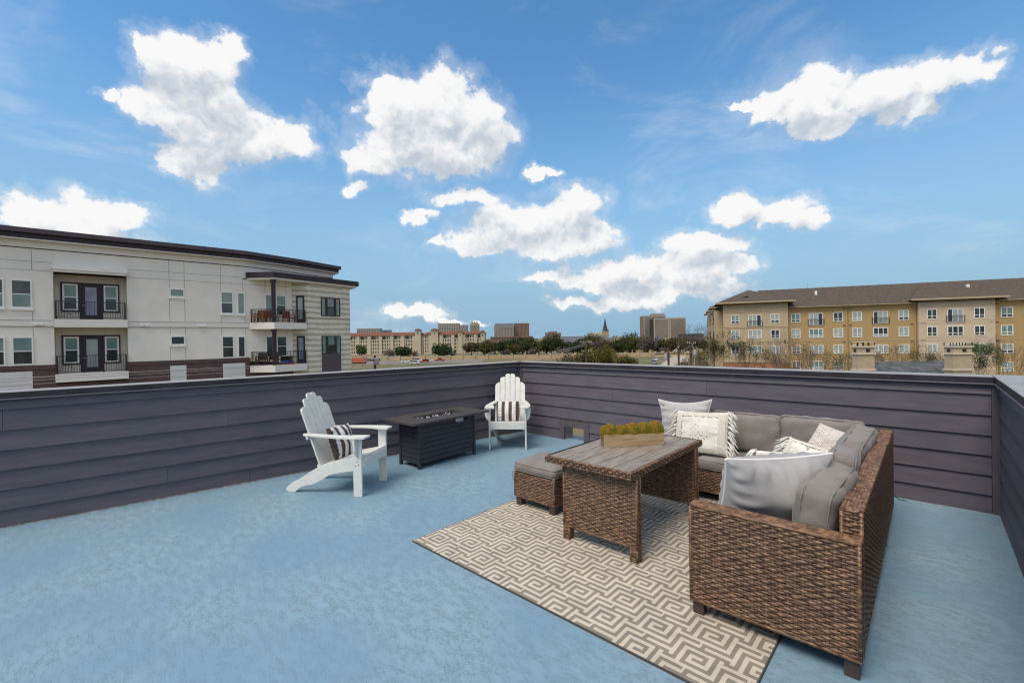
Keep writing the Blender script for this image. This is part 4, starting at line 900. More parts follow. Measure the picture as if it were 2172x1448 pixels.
# wedge balconies under the canopy
for k, (zt, zb) in enumerate(((3.03, 2.56), (-0.04, -0.54))):
    b = MB(); b.prism([(8.36, -0.04), (9.62, -1.46), (12.05, -0.78), (11.9, -0.42), (11.27, -0.02)], zb, zt); b.build('balcony_slab', 'stucco_band', LB)
    railing(LB, [(8.48, -0.10), (9.60, -1.36), (11.98, -0.70)], zt, zt + 0.98)
    # glazed door in the slanted return wall
    an = math.atan2(-0.6, 0.92); d = MB(); d.box(0.30, 0.88, -0.05, -0.003, zt + 0.02, zt + 2.10); d = d.build('balcony_door', 'plum_dark', LB); d.location = (11.28, 0, 0); d.rotation_euler = (0, 0, an)
    boxes(d, 'pane', 'glass_blind' if k == 0 else 'glass_blue', [(0.42, 0.76, -0.058, -0.051, zt + 0.32, zt + 1.95)])
    boxes(LB, 'column', 'plum_dark', [(9.52, 9.76, -1.42, -1.18, zt + 0.001, zt + (3.06 if k == 0 else 2.59))])
    boxes(LB, 'column_cap', 'plum_dark', [(9.48, 9.80, -1.46, -1.14, zt + (2.86 if k == 0 else 2.39), zt + (3.055 if k == 0 else 2.585))])
# balcony furniture
def lb(x, y, z): return LB.matrix_world @ Vector((x, y, z))
bpy.context.view_layer.update()
def patio_chair(name, label, x, y, z, rz, m_, group=None):
    t = thing(name, label, 'chair', tuple(lb(x, y, z)), R(86) + rz, group)
    boxes(t, 'seat', m_, [(-0.28, 0.28, -0.28, 0.28, 0.36, 0.42)]); boxes(t, 'backrest', m_, [(-0.28, 0.28, 0.22, 0.28, 0.421, 0.90)])
    for sx_ in (-1, 1):
        boxes(t, 'arm', m_, [(sx_ * 0.30 - 0.035, sx_ * 0.30 + 0.035, -0.30, 0.28, 0.60, 0.64)])
        for sy_ in (-1, 1): boxes(t, 'leg', m_, [(sx_ * 0.30 - 0.03, sx_ * 0.30 + 0.03, sy_ * 0.26 - 0.03, sy_ * 0.26 + 0.03, 0, 0.599)])
    return t
patio_chair('patio_chair', 'orange brown wooden chair at the left of the upper balcony', 8.98, -0.42, 3.032, R(-40), 'teak')
patio_chair('patio_chair', 'orange brown wooden chair beside the upper balcony column', 9.72, -0.55, 3.032, R(15), 'teak')
patio_chair('patio_chair', 'orange brown wooden chair at the right of the upper balcony', 10.85, -0.60, 3.032, R(25), 'teak')
patio_chair('wicker_chair', 'dark wicker armchair on the lower balcony', 9.02, -0.42, -0.038, R(-30), 'rattan_dark')
patio_chair('wicker_chair', 'dark chair behind the lower balcony column', 9.95, -0.35, -0.038, R(10), 'rattan_dark')
t = thing('folded_tarp', 'blue and red folded tarp on the lower balcony floor', 'tarp', tuple(lb(10.55, -0.72, -0.039)), R(86))
b = MB(); b.lathe([(0.42, 0), (0.40, 0.12), (0.28, 0.24), (0.12, 0.29), (0.0, 0.30)], 10, Matrix.Scale(0.6, 4, (0, 1, 0))); b.build('blue_layer', 'toy_blue', t)
boxes(t, 'red_layer', 'toy_red', [(-0.55, 0.50, -0.36, -0.27, 0, 0.10)])

# ================================================================== TAN APARTMENT BUILDING (right)
RB = thing('apartment_building', 'tan apartment block with brown hipped roof beyond the right parapet', 'building', (-18.6, 100.2, 0), R(21.5))
EZ = 6.60; DEP = 17.0; XR = 62.0
boxes(RB, 'wall', 'siding_ochre', [(-1.60, 18.3, 0, DEP, -6.9, EZ), (28.5, 44.0, 0, DEP, -6.9, EZ)])
boxes(RB, 'wall_base', 'stucco_tan', [(-1.60, 18.3, 0, DEP, GZ, -6.901), (28.5, 44.0, 0, DEP, GZ, -6.901)])
boxes(RB, 'bay_wall', 'stucco_tan', [(-12.8, -1.601, -1.0, DEP, -3.9, 7.55)]); boxes(RB, 'bay_base', 'brick_orange', [(-12.82, -1.58, -1.03, DEP - 0.1, GZ, -3.95)])
boxes(RB, 'bay_ledge', 'eave_cream', [(-12.9, -1.55, -1.1, -0.9, -3.948, -3.72)])
boxes(RB, 'bay_wall', 'stucco_pink', [(18.301, 28.499, -0.6, DEP, -5.0, 6.90)]); boxes(RB, 'bay_base', 'stucco_tan', [(18.25, 28.55, -0.65, DEP - 0.1, GZ, -5.001)])
for z in (5.95, 6.25, 2.75, 3.05, -0.15, 0.15):
    boxes(RB, 'string_course', 'stucco_tan' if z < 0 else 'eave_cream', [(-12.84, -1.57, -1.05, -1.002, z - 0.03, z + 0.03)])
for z in (6.45, 5.85, 3.35, 2.95, 0.35, -0.05): boxes(RB, 'string_course', 'joint', [(18.30, 28.50, -0.607, -0.601, z - 0.02, z + 0.02)])
boxes(RB, 'string_course', 'eave_cream', [(-1.55, 18.25, -0.04, -0.002, 0.10, 0.22)]); boxes(RB, 'string_course', 'eave_cream', [(28.55, 44, -0.04, -0.002, 0.10, 0.22)])
for x in (-10.2, -7.0, -5.2, -2.3): boxes(RB, 'bay_joint', 'joint', [(x - 0.02, x + 0.02, -1.006, -1.001, 3.1, 7.5)])
rw = random.Random(12)
def apt_window(x0, x1, z0, z1, y, nm):
    pm = rw.choice(['glass_blind', 'glass_blind', 'glass_blind', 'glass_green', 'glass_dark']); p2 = rw.choice([pm, pm, 'glass_dark', 'glass_blind'])
    mull = (0.5,) if nm == 2 else (1 / 3, 2 / 3)
    window(RB, x0, x1, z0, z1, y, pm=pm, pm2=p2, mull=mull, rail=(0.30,), fw=0.10, proud=0.07)
ROWS = ((3.76, 5.48), (0.78, 2.47), (-2.20, -0.62), (-5.22, -3.64))
def juliet(x0, x1, y):
    w = window(RB, x0, x1, 3.16, 5.42, y, pm='glass_blind', pm2='glass_blind', mull=(0.33, 0.66), fw=0.10, proud=0.07)
    boxes(w, 'open_leaf', 'glass_dark', [(x0 + 0.08, x0 + 0.75, y - 0.03, y - 0.0175, 3.26, 5.32)] if rw.random() < 0.6 else [(x1 - 0.75, x1 - 0.08, y - 0.03, y - 0.0175, 3.26, 5.32)])
    r_ = railing(RB, [(x0 - 0.15, y - 0.16), (x1 + 0.15, y - 0.16)], 3.14, 4.30, step=0.13)
for i, (z0, z1) in enumerate(ROWS):
    for x0, x1, y, n_ in ((-0.89, 0.60, 0, 2), (5.88, 7.40, 0, 2), (8.85, 10.30, 0, 2), (15.68, 17.18, 0, 2), (29.45, 31.0, 0, 2), (36.5, 38.0, 0, 2)) + (((19.45, 20.85, -0.6, 2), (25.75, 27.15, -0.6, 2)) if i < 3 else ()) + (((-11.42, -9.95, -1.0, 2), (-4.52, -3.05, -1.0, 2)) if i < 3 else ()):
        apt_window(x0, x1, z0, z1, y, n_)
    for x0, x1, y in ((2.0, 4.27, 0), (11.98, 14.17, 0), (32.6, 34.8, 0)) + (((22.22, 24.36, -0.6),) if i < 3 else ()) + (((-8.38, -6.10, -1.0),) if i < 3 else ()):
        if i == 0: juliet(x0, x1, y)
        else: apt_window(x0, x1, z0, z1, y, 3)
for x in (-11.0, -7.6, -4.2): apt_window(x - 0.7, x + 0.7, -7.2, -5.0, -1.03, 2)
boxes(RB, 'downspout', 'downspout', [(8.12, 8.24, -0.09, -0.002, GZ, 6.4)]); boxes(RB, 'downspout', 'downspout', [(18.18, 18.29, -0.09, -0.002, GZ, 6.4)]); boxes(RB, 'downspout', 'downspout', [(28.52, 28.63, -0.09, -0.002, GZ, 6.4)])
for z in (6.0, 2.95, -0.15, -3.1):
    for x in (7.6, 8.55, 17.6, 29.0): boxes(RB, 'vent_hood', 'soffit_brown', [(x - 0.2, x + 0.2, -0.08, -0.003, z, z + 0.14)])
for x in (18.8, 19.2, 28.0):
    for z in (6.12, 3.08, 0.05): boxes(RB, 'vent_hood', 'joint', [(x - 0.12, x + 0.12, -0.66, -0.602, z, z + 0.12)])
for x in (-2.2, -12.1): boxes(RB, 'wall_lamp', 'rail_black', [(x - 0.12, x + 0.12, -1.22, -1.002, 0.0, 0.45)])
# roof: long hip plus two lower hips over the projecting bays
def hip(name, x0, x1, y0, y1, z0, zr, m_='shingle_brown', inset=None):
    ym = (y0 + y1) / 2; q = inset if inset is not None else (y1 - y0) / 2
    b = MB(); b.add([(x0, y0, z0), (x1, y0, z0), (x1, y1, z0), (x0, y1, z0), (x0 + q, ym, zr), (x1 - q, ym, zr)], [(0, 1, 5, 4), (1, 2, 5), (2, 3, 4, 5), (3, 0, 4), (3, 2, 1, 0)]); return b.build(name, m_, RB)
hip('roof', -13.6, 60.0, -0.75, DEP + 0.7, 6.72, 10.95, inset=8.4)
hip('bay_roof', -14.0, -0.6, -1.95, DEP, 7.98, 11.05, inset=6.6)
b = MB(); b.add([(17.1, -1.5, 7.32), (29.8, -1.5, 7.32), (21.5, 6.3, 10.4), (25.4, 6.3, 10.4), (17.1, 1.5, 7.30), (29.8, 1.5, 7.30)], [(0, 1, 3, 2), (0, 2, 4), (1, 5, 3), (2, 3, 5, 4), (0, 4, 5, 1)]); b.build('bay_roof', 'shingle_brown', RB)
boxes(RB, 'eave', 'eave_cream', [(-2.5, 17.9, -0.80, -0.05, 6.60, 6.715)]); boxes(RB, 'eave', 'eave_cream', [(28.9, 44.6, -0.80, -0.05, 6.60, 6.715)])
boxes(RB, 'bay_eave', 'eave_cream', [(-14.1, -0.5, -2.05, -1.95, 7.72, 8.0), (-14.1, -0.5, -1.949, DEP, 7.80, 7.978)]); boxes(RB, 'bay_eave', 'eave_cream', [(17.0, 29.9, -1.6, -1.5, 7.05, 7.34), (17.0, 29.9, -1.499, 1.2, 7.13, 7.30)])
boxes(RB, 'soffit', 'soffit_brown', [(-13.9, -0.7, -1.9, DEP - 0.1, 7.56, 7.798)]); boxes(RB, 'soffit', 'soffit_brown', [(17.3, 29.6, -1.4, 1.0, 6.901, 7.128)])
b = MB(); b.tube([(3.4, 7.5, 10.8), (3.4, 7.5, 12.3)], 0.05, 5); b.build('mast', 'steel', RB); boxes(RB, 'roof_vent', 'white_trim', [(4.1, 4.45, 4.6, 4.95, 9.2, 10.0)]); boxes(RB, 'roof_vent', 'white_trim', [(27.0, 27.4, 4.2, 4.6, 9.0, 9.9)])
# the wing that runs back on the left, stepping out in shallow bays
for k in range(5):
    y0 = 1.5 + k * 7.5; pr = 0.9 if k % 2 == 0 else 0.0
    boxes(RB, 'wing_wall', 'stucco_tan' if k % 2 == 0 else 'siding_ochre', [(-13.4 - pr, -12.81, y0, y0 + 7.45, GZ, 6.7)])
    boxes(RB, 'wing_eave', 'eave_cream', [(-14.3 - pr, -12.81, y0 - 0.3, y0 + 7.6, 6.72 + (0.45 if pr else 0), 6.95 + (0.45 if pr else 0))])
    b = MB(); b.add([(-14.3 - pr, y0 - 0.3, 6.96 + (0.45 if pr else 0)), (-14.3 - pr, y0 + 7.6, 6.96 + (0.45 if pr else 0)), (-8, y0 + 7.6, 9.4), (-8, y0 - 0.3, 9.4)], [(0, 3, 2, 1)]); b.build('wing_roof', 'shingle_brown', RB)
    for z0, z1 in ROWS:
        for yy in (y0 + 1.6, y0 + 4.6): boxes(RB, 'wing_window', 'glass_dark', [(-13.46 - pr, -13.402 - pr, yy, yy + 1.4, z0, z1)])

# ================================================================== NEIGHBOUR HOUSE WITH TWO CHIMNEYS
mat('chimney_stucco', (0.44, 0.35, 0.24), 0.92, (0.39, 0.31, 0.21), 3, bump=0.2, bscale=30); mat('chimney_trim', (0.58, 0.48, 0.36), 0.85)
NH = thing('neighbour_house', 'house with grey shingle hip roof just beyond the back parapet', 'house', (-0.6, 50.0, 0), R(43))
boxes(NH, 'wall', 'chimney_stucco', [(-3.5, 3.8, 0, 9, GZ, -4.2)])
b = MB(); b.add([(-4.0, -2.5, -4.2), (5.6, -2.5, -4.2), (5.6, 9.5, -4.2), (-4.0, 9.5, -4.2), (-2.0, 1.8, -0.93), (3.6, 1.8, -0.93)], [(0, 1, 5, 4), (1, 2, 5), (2, 3, 4, 5), (3, 0, 4), (3, 2, 1, 0)])
b.build('roof', 'shingle_slate', NH)
def chimney(label, cx_, cy_, w, d, ztop, rz):
    t = thing('chimney', label, 'chimney', (cx_, cy_, -5.0), rz); z = ztop + 5.0
    boxes(t, 'shaft', 'chimney_stucco', [(-w / 2, w / 2, -d / 2, d / 2, 0.9, z - 0.30)])
    boxes(t, 'foot', 'chimney_stucco', [(-w / 2 - 0.02, w / 2 + 0.02, -d / 2 - 0.02, d / 2 + 0.02, 0, 0.899)])
    e = 0.08
    for za, zb in ((z - 0.36, z - 0.301), (z - 0.86, z - 0.74), (z - 2.15, z - 2.02)): boxes(t, 'moulding', 'chimney_trim', [(-w / 2 - e, w / 2 + e, -d / 2 - e, d / 2 + e, za + (0.061 if za == z - 0.36 else 0), zb + (0.12 if za == z - 0.36 else 0))] if za == z - 0.36 else [(-w / 2 - e, w / 2 + e, -d / 2 - e, -d / 2 - 0.001, za, zb), (-w / 2 - e, w / 2 + e, d / 2 + 0.001, d / 2 + e, za, zb), (-w / 2 - e, -w / 2 - 0.001, -d / 2, d / 2, za, zb), (w / 2 + 0.001, w / 2 + e, -d / 2, d / 2, za, zb)])
    boxes(t, 'vent_grille', 'rail_black', [(-0.02, 0.28, -d / 2 - 0.02, -d / 2 - 0.001, z - 0.66, z - 0.42)]); boxes(t, 'vent_grille', 'rail_black', [(-w / 2 - 0.02, -w / 2 - 0.001, -0.12, 0.12, z - 0.66, z - 0.42)])
    for sx_ in (-1, -0.33, 0.33, 1):
        for sy_ in (-1, 1): boxes(t, 'cap_post', 'rail_black', [(sx_ * w / 2 - 0.022, sx_ * w / 2 + 0.022, sy_ * d / 2 - 0.022, sy_ * d / 2 + 0.022, z - 0.178, z + 0.10)])
    boxes(t, 'cap_plate', 'chimney_trim', [(-w / 2 - 0.08, w / 2 + 0.08, -d / 2 - 0.08, d / 2 + 0.08, z + 0.101, z + 0.16)])
    return t
chimney('tan stucco chimney with flat metal cap left of the grey shingle roof', -3.664 - 0.22, 45.229 + 0.24, 1.30, 0.65, 0.72, R(43))
chimney('tan stucco chimney with flat metal cap right of the grey shingle roof', 1.944 - 0.26, 50.451 + 0.28, 1.50, 0.75, 0.60, R(43))

# ================================================================== GROUND, STREETS
mat('dry_grass', (0.19, 0.145, 0.075), 1.0, (0.10, 0.10, 0.042), 0.05, detail=8, lo=0.4, hi=0.62)
mat('lawn', (0.075, 0.115, 0.025), 1.0, (0.11, 0.14, 0.04), 0.2, detail=6)
mat('asphalt', (0.16, 0.15, 0.14), 0.95, (0.20, 0.19, 0.175), 0.3)
mat('pale_concrete', (0.40, 0.35, 0.28), 0.95, (0.34, 0.30, 0.24), 0.3)
b = MB(); b.add([(-6000, -3000, GZ), (4000, -3000, GZ), (4000, 6000, GZ), (-6000, 6000, GZ)], [(0, 1, 2, 3)]); tag(b.build('ground', 'dry_grass'), kind='structure')
def sheet(name, m_, pts, z): b = MB(); b.add([(x, y, z) for x, y in pts], [tuple(range(len(pts)))]); return tag(b.build(name, m_), kind='structure')
sheet('street', 'pale_concrete', [(-60, 120), (-50, 124), (-98, 250), (-106, 247)], GZ + 0.004)
sheet('street', 'asphalt', [(-330, 70), (-324, 64), (-150, 226), (-156, 232)], GZ + 0.004)
sheet('lawn', 'lawn', [(-104, 172), (-88, 180), (-93, 196), (-116, 186)], GZ + 0.004)
sheet('lawn', 'lawn', [(-230, 235), (-205, 205), (-90, 300), (-110, 330)], GZ + 0.004)
sheet('car_park', 'asphalt', [(-228, 128), (-205, 105), (-160, 150), (-182, 172)], GZ + 0.008)

# ================================================================== FAR BUILDINGS
mat('far_cream', (0.50, 0.43, 0.31), 0.9, (0.45, 0.385, 0.28), 0.08); mat('far_white', (0.58, 0.54, 0.46), 0.9)
mat('roof_tile', (0.20, 0.075, 0.04), 0.9, (0.15, 0.055, 0.03), 0.5); mat('far_window', (0.035, 0.032, 0.03), 0.3); mat('far_glass', (0.10, 0.13, 0.16), 0.25, (0.16, 0.19, 0.22), 0.05)
mat('tower_grey', (0.30, 0.275, 0.245), 0.9); mat('tower_tan', (0.34, 0.29, 0.22), 0.9); mat('tower_brown', (0.21, 0.135, 0.10), 0.9); mat('mansard', (0.13, 0.14, 0.155), 0.7)
mat('slate_blue', (0.085, 0.092, 0.105), 0.7, (0.11, 0.118, 0.13), 0.6); mat('spire_dark', (0.035, 0.036, 0.036), 0.7); mat('wall_tan', (0.46, 0.335, 0.19), 0.9, (0.40, 0.29, 0.16), 0.3)
def far_block(name, label, cat, x, y, w, d, zt, wall, parts, zb=None, rot=None):
    """a far block, front face to the local -y side; parts(t, w) adds its features"""
    t = thing(name, label, cat, (x, y, GZ), YAW if rot is None else rot); zt -= GZ
    boxes(t, 'wall', wall, [(-w / 2, w / 2, 0, d, 0, zt)]); parts(t, w, zt, d); return t
def grid(t, m_, x0, x1, z0, z1, nx_, nz_, fx=0.5, fz=0.5, y=-0.15, name='windows'):
    b = MB(); cw, ch = (x1 - x0) / nx_, (z1 - z0) / nz_
    for i in range(nx_):
        for j in range(nz_): b.box(x0 + (i + .5 - fx / 2) * cw, x0 + (i + .5 + fx / 2) * cw, y, -0.01, z0 + (j + .5 - fz / 2) * ch, z0 + (j + .5 + fz / 2) * ch)
    o = b.build(name, m_, t); o['kind'] = 'stuff'; return o
def tower(label, x, y, w, zt, wall, nx_, nz_, d=25, win='far_window', extra=None, fx=0.55, fz=0.55):
    def parts(t, w, z, d):
        grid(t, win, -w / 2 + 0.5, w / 2 - 0.5, 12, z - 2.5, nx_, nz_, fx, fz); boxes(t, 'parapet', wall, [(-w / 2 - 0.4, w / 2 + 0.4, -0.4, d, z + 0.001, z + 1.4)])
        if extra: extra(t, w, z, d)
    return far_block('tower', label, 'building', x, y, w, d, zt, wall, parts)
tower('grey high-rise with dark bays behind the red-roofed apartments', -981.6, 794.4, 57.9, 45, 'tower_grey', 12, 12, fx=0.45)
tower('small pale tower right of the grey high-rise', -1027.6, 888.2, 24.7, 43, 'tower_grey', 6, 11, win='far_glass')
def crown(t, w, z, d):
    boxes(t, 'crown', 'tower_tan', [(-w * 0.35, w * 0.35, 1, d, z + 1.41, z + 5)]); boxes(t, 'turret', 'tower_tan', [(-w * .33, -w * .2, 0.5, 6, z + 5.01, z + 7), (w * .2, w * .33, 0.5, 6, z + 5.01, z + 7), (-w * .06, w * .06, 0.5, 6, z + 5.01, z + 7.6)])
tower('narrow tan tower with a stepped crown on the skyline', -965.6, 877.7, 25.6, 44, 'tower_tan', 7, 12, extra=crown)
def mans(t, w, z, d):
    b = MB(); b.add([(-w / 2, -0.5, z + 1.41), (w / 2, -0.5, z + 1.41), (w / 2, d, z + 1.41), (-w / 2, d, z + 1.41), (-w / 2 + 3, 2, z + 9), (w / 2 - 2, 2, z + 9), (w / 2 - 2, d - 2, z + 9), (-w / 2 + 3, d - 2, z + 9)], [(0, 1, 5, 4), (1, 2, 6, 5), (2, 3, 7, 6), (3, 0, 4, 7), (4, 5, 6, 7)]); b.build('mansard_roof', 'mansard', t)
tower('tower with blue grey mansard roof left of the brick tower', -833.3, 864.2, 53.1, 33, 'tower_grey', 13, 10, extra=mans, fx=0.6)
tower('brown brick tower beside the mansard tower', -812.4, 911.0, 41.1, 41, 'tower_brown', 11, 13, fx=0.4)
tower('low far grey block behind the left end of the apartments', -1373.9, 770.6, 77.4, 41, 'tower_grey', 14, 8); tower('low far bluish block on the left skyline', -1333.5, 808.2, 33.2, 35, 'far_glass', 6, 8)
tower('stepped brown office block above the oak trees', -429.3, 556.9, 22.8, 7.5, 'tower_brown', 5, 4, extra=lambda t, w, z, d: boxes(t, 'upper_storey', 'tower_brown', [(-w * 0.3, w * 0.25, 2, d, z + 1.41, z + 4)]))
tower('pale flat building behind the church', -377.3, 605.3, 23.6, 7.4, 'far_white', 6, 4)
tower('low red brick building under the mansard tower', -354.8, 380.2, 49.3, 2.4, 'tower_brown', 16, 2)
tower('low grey roof left of the tan block', -199.2, 525.2, 20.3, 2.2, 'slate_blue', 4, 1)
# twin office slabs with banded floors
mat('slab_beige', (0.36, 0.30, 0.235), 0.9)
def bands(t, w, z, d, m_='slab_beige', n_=19, z0=8):
    b = MB(); h = (z - 2 - z0) / n_
    for j in range(n_): b.box(-w / 2 + 1.2, w / 2 - 1.2, -0.9, -0.001, z0 + j * h + h * 0.45, z0 + (j + 1) * h)
    o = b.build('floor_bands', m_, t); o['kind'] = 'stuff'
    for x0, x1 in ((-w / 2 - 0.3, -w / 2 + 1.19), (w / 2 - 1.19, w / 2 + 0.3)): boxes(t, 'end_pier', m_, [(x0, x1, -1.0, -0.002, 0, z + 0.5)])
    boxes(t, 'head_beam', m_, [(-w / 2 + 1.2, w / 2 - 1.2, -0.95, -0.003, z - 1.6, z + 0.4)])
far_block('office_slab', 'pale banded office slab, left of the twin pair', 'building', -258.9 - 3.6, 579.1 - 3.4, 19.9, 18, 24.9, 'far_window', bands)
far_block('office_slab', 'pale banded office slab, right of the twin pair', 'building', -246.6, 590.5, 21.6, 18, 25.2, 'far_window', bands)
def brown_b(t, w, z, d): bands(t, w, z, d, 'tower_grey', 20); boxes(t, 'penthouse', 'tower_grey', [(-1, w / 2, 2, d, z + 0.6, z + 3.2)])
far_block('office_slab', 'taller brown office tower behind the twin slabs', 'building', -278.1, 588.5, 30.0, 18, 29.4, 'tower_brown', brown_b)
# red-tiled courtyard apartments: two long wings with belvedere towers
def med(label, x, y, w, ze, zr, turrets, nx_, wall='far_cream', rot=None):
    def parts(t, w, z, d):
        b = MB(); b.add([(-w / 2 - .6, -1.0, z), (w / 2 + .6, -1.0, z), (w / 2 + .6, d + 1, z), (-w / 2 - .6, d + 1, z), (-w / 2 + 2, d / 2, z + zr), (w / 2 - 2, d / 2, z + zr)], [(0, 1, 5, 4), (1, 2, 5), (2, 3, 4, 5), (3, 0, 4), (3, 2, 1, 0)]); b.build('roof', 'roof_tile', t)
        grid(t, 'far_window', -w / 2 + 0.6, w / 2 - 0.6, 0.8, z - 0.4, nx_, 5, 0.42, 0.52, name='windows')
        for k in range(int(w / 9)):
            xx = -w / 2 + 4 + k * 9; boxes(t, 'stair_bay', wall, [(xx, xx + 2.4, -0.7, -0.002, 0, z - 0.2)]); boxes(t, 'balcony_void', 'far_window', [(xx + 3.2, xx + 5.4, -0.25, -0.16, z - 2.8, z - 0.6)])
        for tx, tw, tz in turrets:
            boxes(t, 'belvedere', wall, [(tx - tw / 2, tx + tw / 2, -1.4, tw - 1.4, 0, tz)])
            b = MB(); e = 0.9; b.add([(tx - tw / 2 - e, -1.4 - e, tz + .001), (tx + tw / 2 + e, -1.4 - e, tz + .001), (tx + tw / 2 + e, tw - 1.4 + e, tz + .001), (tx - tw / 2 - e, tw - 1.4 + e, tz + .001), (tx, tw / 2 - 1.4, tz + 1.5)], [(0, 1, 4), (1, 2, 4), (2, 3, 4), (3, 0, 4), (3, 2, 1, 0)]); b.build('belvedere_roof', 'roof_tile', t)
            boxes(t, 'belvedere_window', 'far_window', [(tx - 0.4, tx + 0.4, -1.5, -1.401, tz - 3.4, tz - 2.2)])
    return far_block('courtyard_apartments', label, 'building', x, y, w, 14, ze, wall, parts, rot=rot)
med('long cream apartment wing with red tiled roof, nearer the white building', -318.1 - 4, 195.7 - 3.7, 66, 5.4, 2.6, ((29.5, 4.4, 19.2),), 34)
med('cream apartment wing with red tiled roof and belvedere towers, right part', -276.2, 229.3, 49.1, 5.6, 2.2, ((-15.5, 5.6, 19.0), (4.8, 3.6, 17.6), (22.6, 3.2, 17.0)), 24)
# church: nave, crossing tower with spire, two gabled fronts
CH = thing('church', 'tan stone church with slate roof and dark pointed spire', 'church', (-172, 288, GZ), YAW)
boxes(CH, 'nave_wall', 'stone_tan', [(-34, 0, 2, 12, 0, 7.0)]); b = MB(); b.add([(-34.5, 1.4, 7), (0, 1.4, 7), (0, 12.6, 7), (-34.5, 12.6, 7), (-34.5, 7, 12.2), (0, 7, 12.2)], [(0, 1, 5, 4), (2, 3, 4, 5), (0, 4, 3), (1, 2, 5), (3, 2, 1, 0)]); b.build('nave_roof', 'slate_blue', CH)
for k in range(9): boxes(CH, 'nave_window', 'far_window', [(-32.5 + k * 3.5, -31.0 + k * 3.5, 1.88, 1.999, 2.5, 5.6)])
boxes(CH, 'tower_shaft', 'stone_tan', [(-2.3, 2.3, 8, 12.6, 0, 15.5)])
for sx_ in (-1, 1): boxes(CH, 'pinnacle', 'stone_tan', [(sx_ * 2.0 - 0.35, sx_ * 2.0 + 0.35, 7.9, 8.6, 15.51, 17.0)])
b = MB(); b.lathe([(2.3, 15.6), (1.6, 17.6), (0.95, 20.5), (0.4, 23.8), (0.04, 26.2)], 8, Matrix.Translation((0, 10.3, 0))); b.build('spire', 'spire_dark', CH)
def gable(x0, x1, ze, za, y0, y1):
    xm = (x0 + x1) / 2; b = MB(); b.add([(x0, y0, 0), (x1, y0, 0), (x1, y0, ze), (xm, y0, za), (x0, y0, ze), (x0, y1, 0), (x1, y1, 0), (x1, y1, ze), (xm, y1, za), (x0, y1, ze)], [(0, 1, 2, 3, 4), (9, 8, 7, 6, 5), (1, 6, 7, 2), (0, 4, 9, 5)]); b.build('gable_wall', 'stone_tan', CH)
    b = MB(); b.add([(x0 - .5, y0 + .3, ze - .1), (xm, y0 + .3, za + .12), (xm, y1, za + .12), (x0 - .5, y1, ze - .1), (x1 + .5, y0 + .3, ze - .1), (x1 + .5, y1, ze - .1)], [(0, 1, 2, 3), (1, 4, 5, 2)]); b.build('gable_roof', 'slate_blue', CH)
    b = MB(); wv = 1.5; arc = [(xm - wv, 2.5), (xm + wv, 2.5), (xm + wv, 5.2)] + [(xm + wv * math.cos(R(a)), 5.2 + 1.9 * math.sin(R(a))) for a in (30, 60, 90, 120, 150)] + [(xm - wv, 5.2)]
    b.prism(arc, 0.002, 0.25, Matrix.Translation((0, y0, 0)) @ Matrix.Rotation(R(90), 4, 'X')); w = b.build('arched_window', 'far_window', CH)
    for q in (-0.5, 0.5): boxes(w, 'tracery', 'stone_tan', [(xm + q - .12, xm + q + .12, y0 - .34, y0 - .251, 2.6, 6.2)])
gable(0.2, 11.0, 7.7, 11.9, -6, 8); gable(35.5, 44.5, 7.2, 10.9, -5, 8); boxes(CH, 'link_wall', 'stone_tan', [(11.1, 35.4, 0, 7.5, 0, 5.0)]); boxes(CH, 'porch_door', 'far_window', [(39.2, 41.0, -5.15, -5.001, 0, 3.2)])
# long tan garden wall with square piers
FW_ = thing('garden_wall', 'long low tan wall with square piers across the field', 'wall', (-242, 116, GZ), math.atan2(272 - 116, -74 + 242))
L = math.hypot(168, 156)
boxes(FW_, 'wall_panel', 'wall_tan', [(0, L, 0, 0.4, 0, 2.0)]); boxes(FW_, 'coping', 'far_white', [(0, L, -0.1, 0.5, 2.001, 2.2)])
k = 0
while k * 7.0 < L: boxes(FW_, 'pier', 'wall_tan', [(k * 7.0 - 0.5, k * 7.0 + 0.5, -0.5, 0.9, 0, 2.9)]); k += 1

# ================================================================== TREES
mat('bark', (0.075, 0.055, 0.042), 0.95, (0.11, 0.085, 0.068), 4); mat('bark_pale', (0.22, 0.175, 0.14), 0.95, (0.16, 0.125, 0.10), 5); mat('twig_red', (0.115, 0.060, 0.045), 0.95, (0.15, 0.085, 0.062), 2)
for nm, c1, c2 in (('leaf_dark', (0.030, 0.045, 0.015), (0.050, 0.066, 0.022)), ('leaf_olive', (0.095, 0.085, 0.022), (0.060, 0.066, 0.020)), ('leaf_lime', (0.075, 0.115, 0.025), (0.055, 0.090, 0.022)), ('leaf_gold', (0.125, 0.098, 0.018), (0.060, 0.070, 0.016)), ('leaf_brown', (0.110, 0.070, 0.035), (0.085, 0.060, 0.030)), ('leaf_mauve', (0.135, 0.095, 0.085), (0.10, 0.075, 0.065)), ('leaf_orange', (0.20, 0.085, 0.028), (0.12, 0.075, 0.03))):
    mat(nm, c1, 0.85, c2, 0.35, lo=0.4, hi=0.6, island=0.35, spec=0.25)
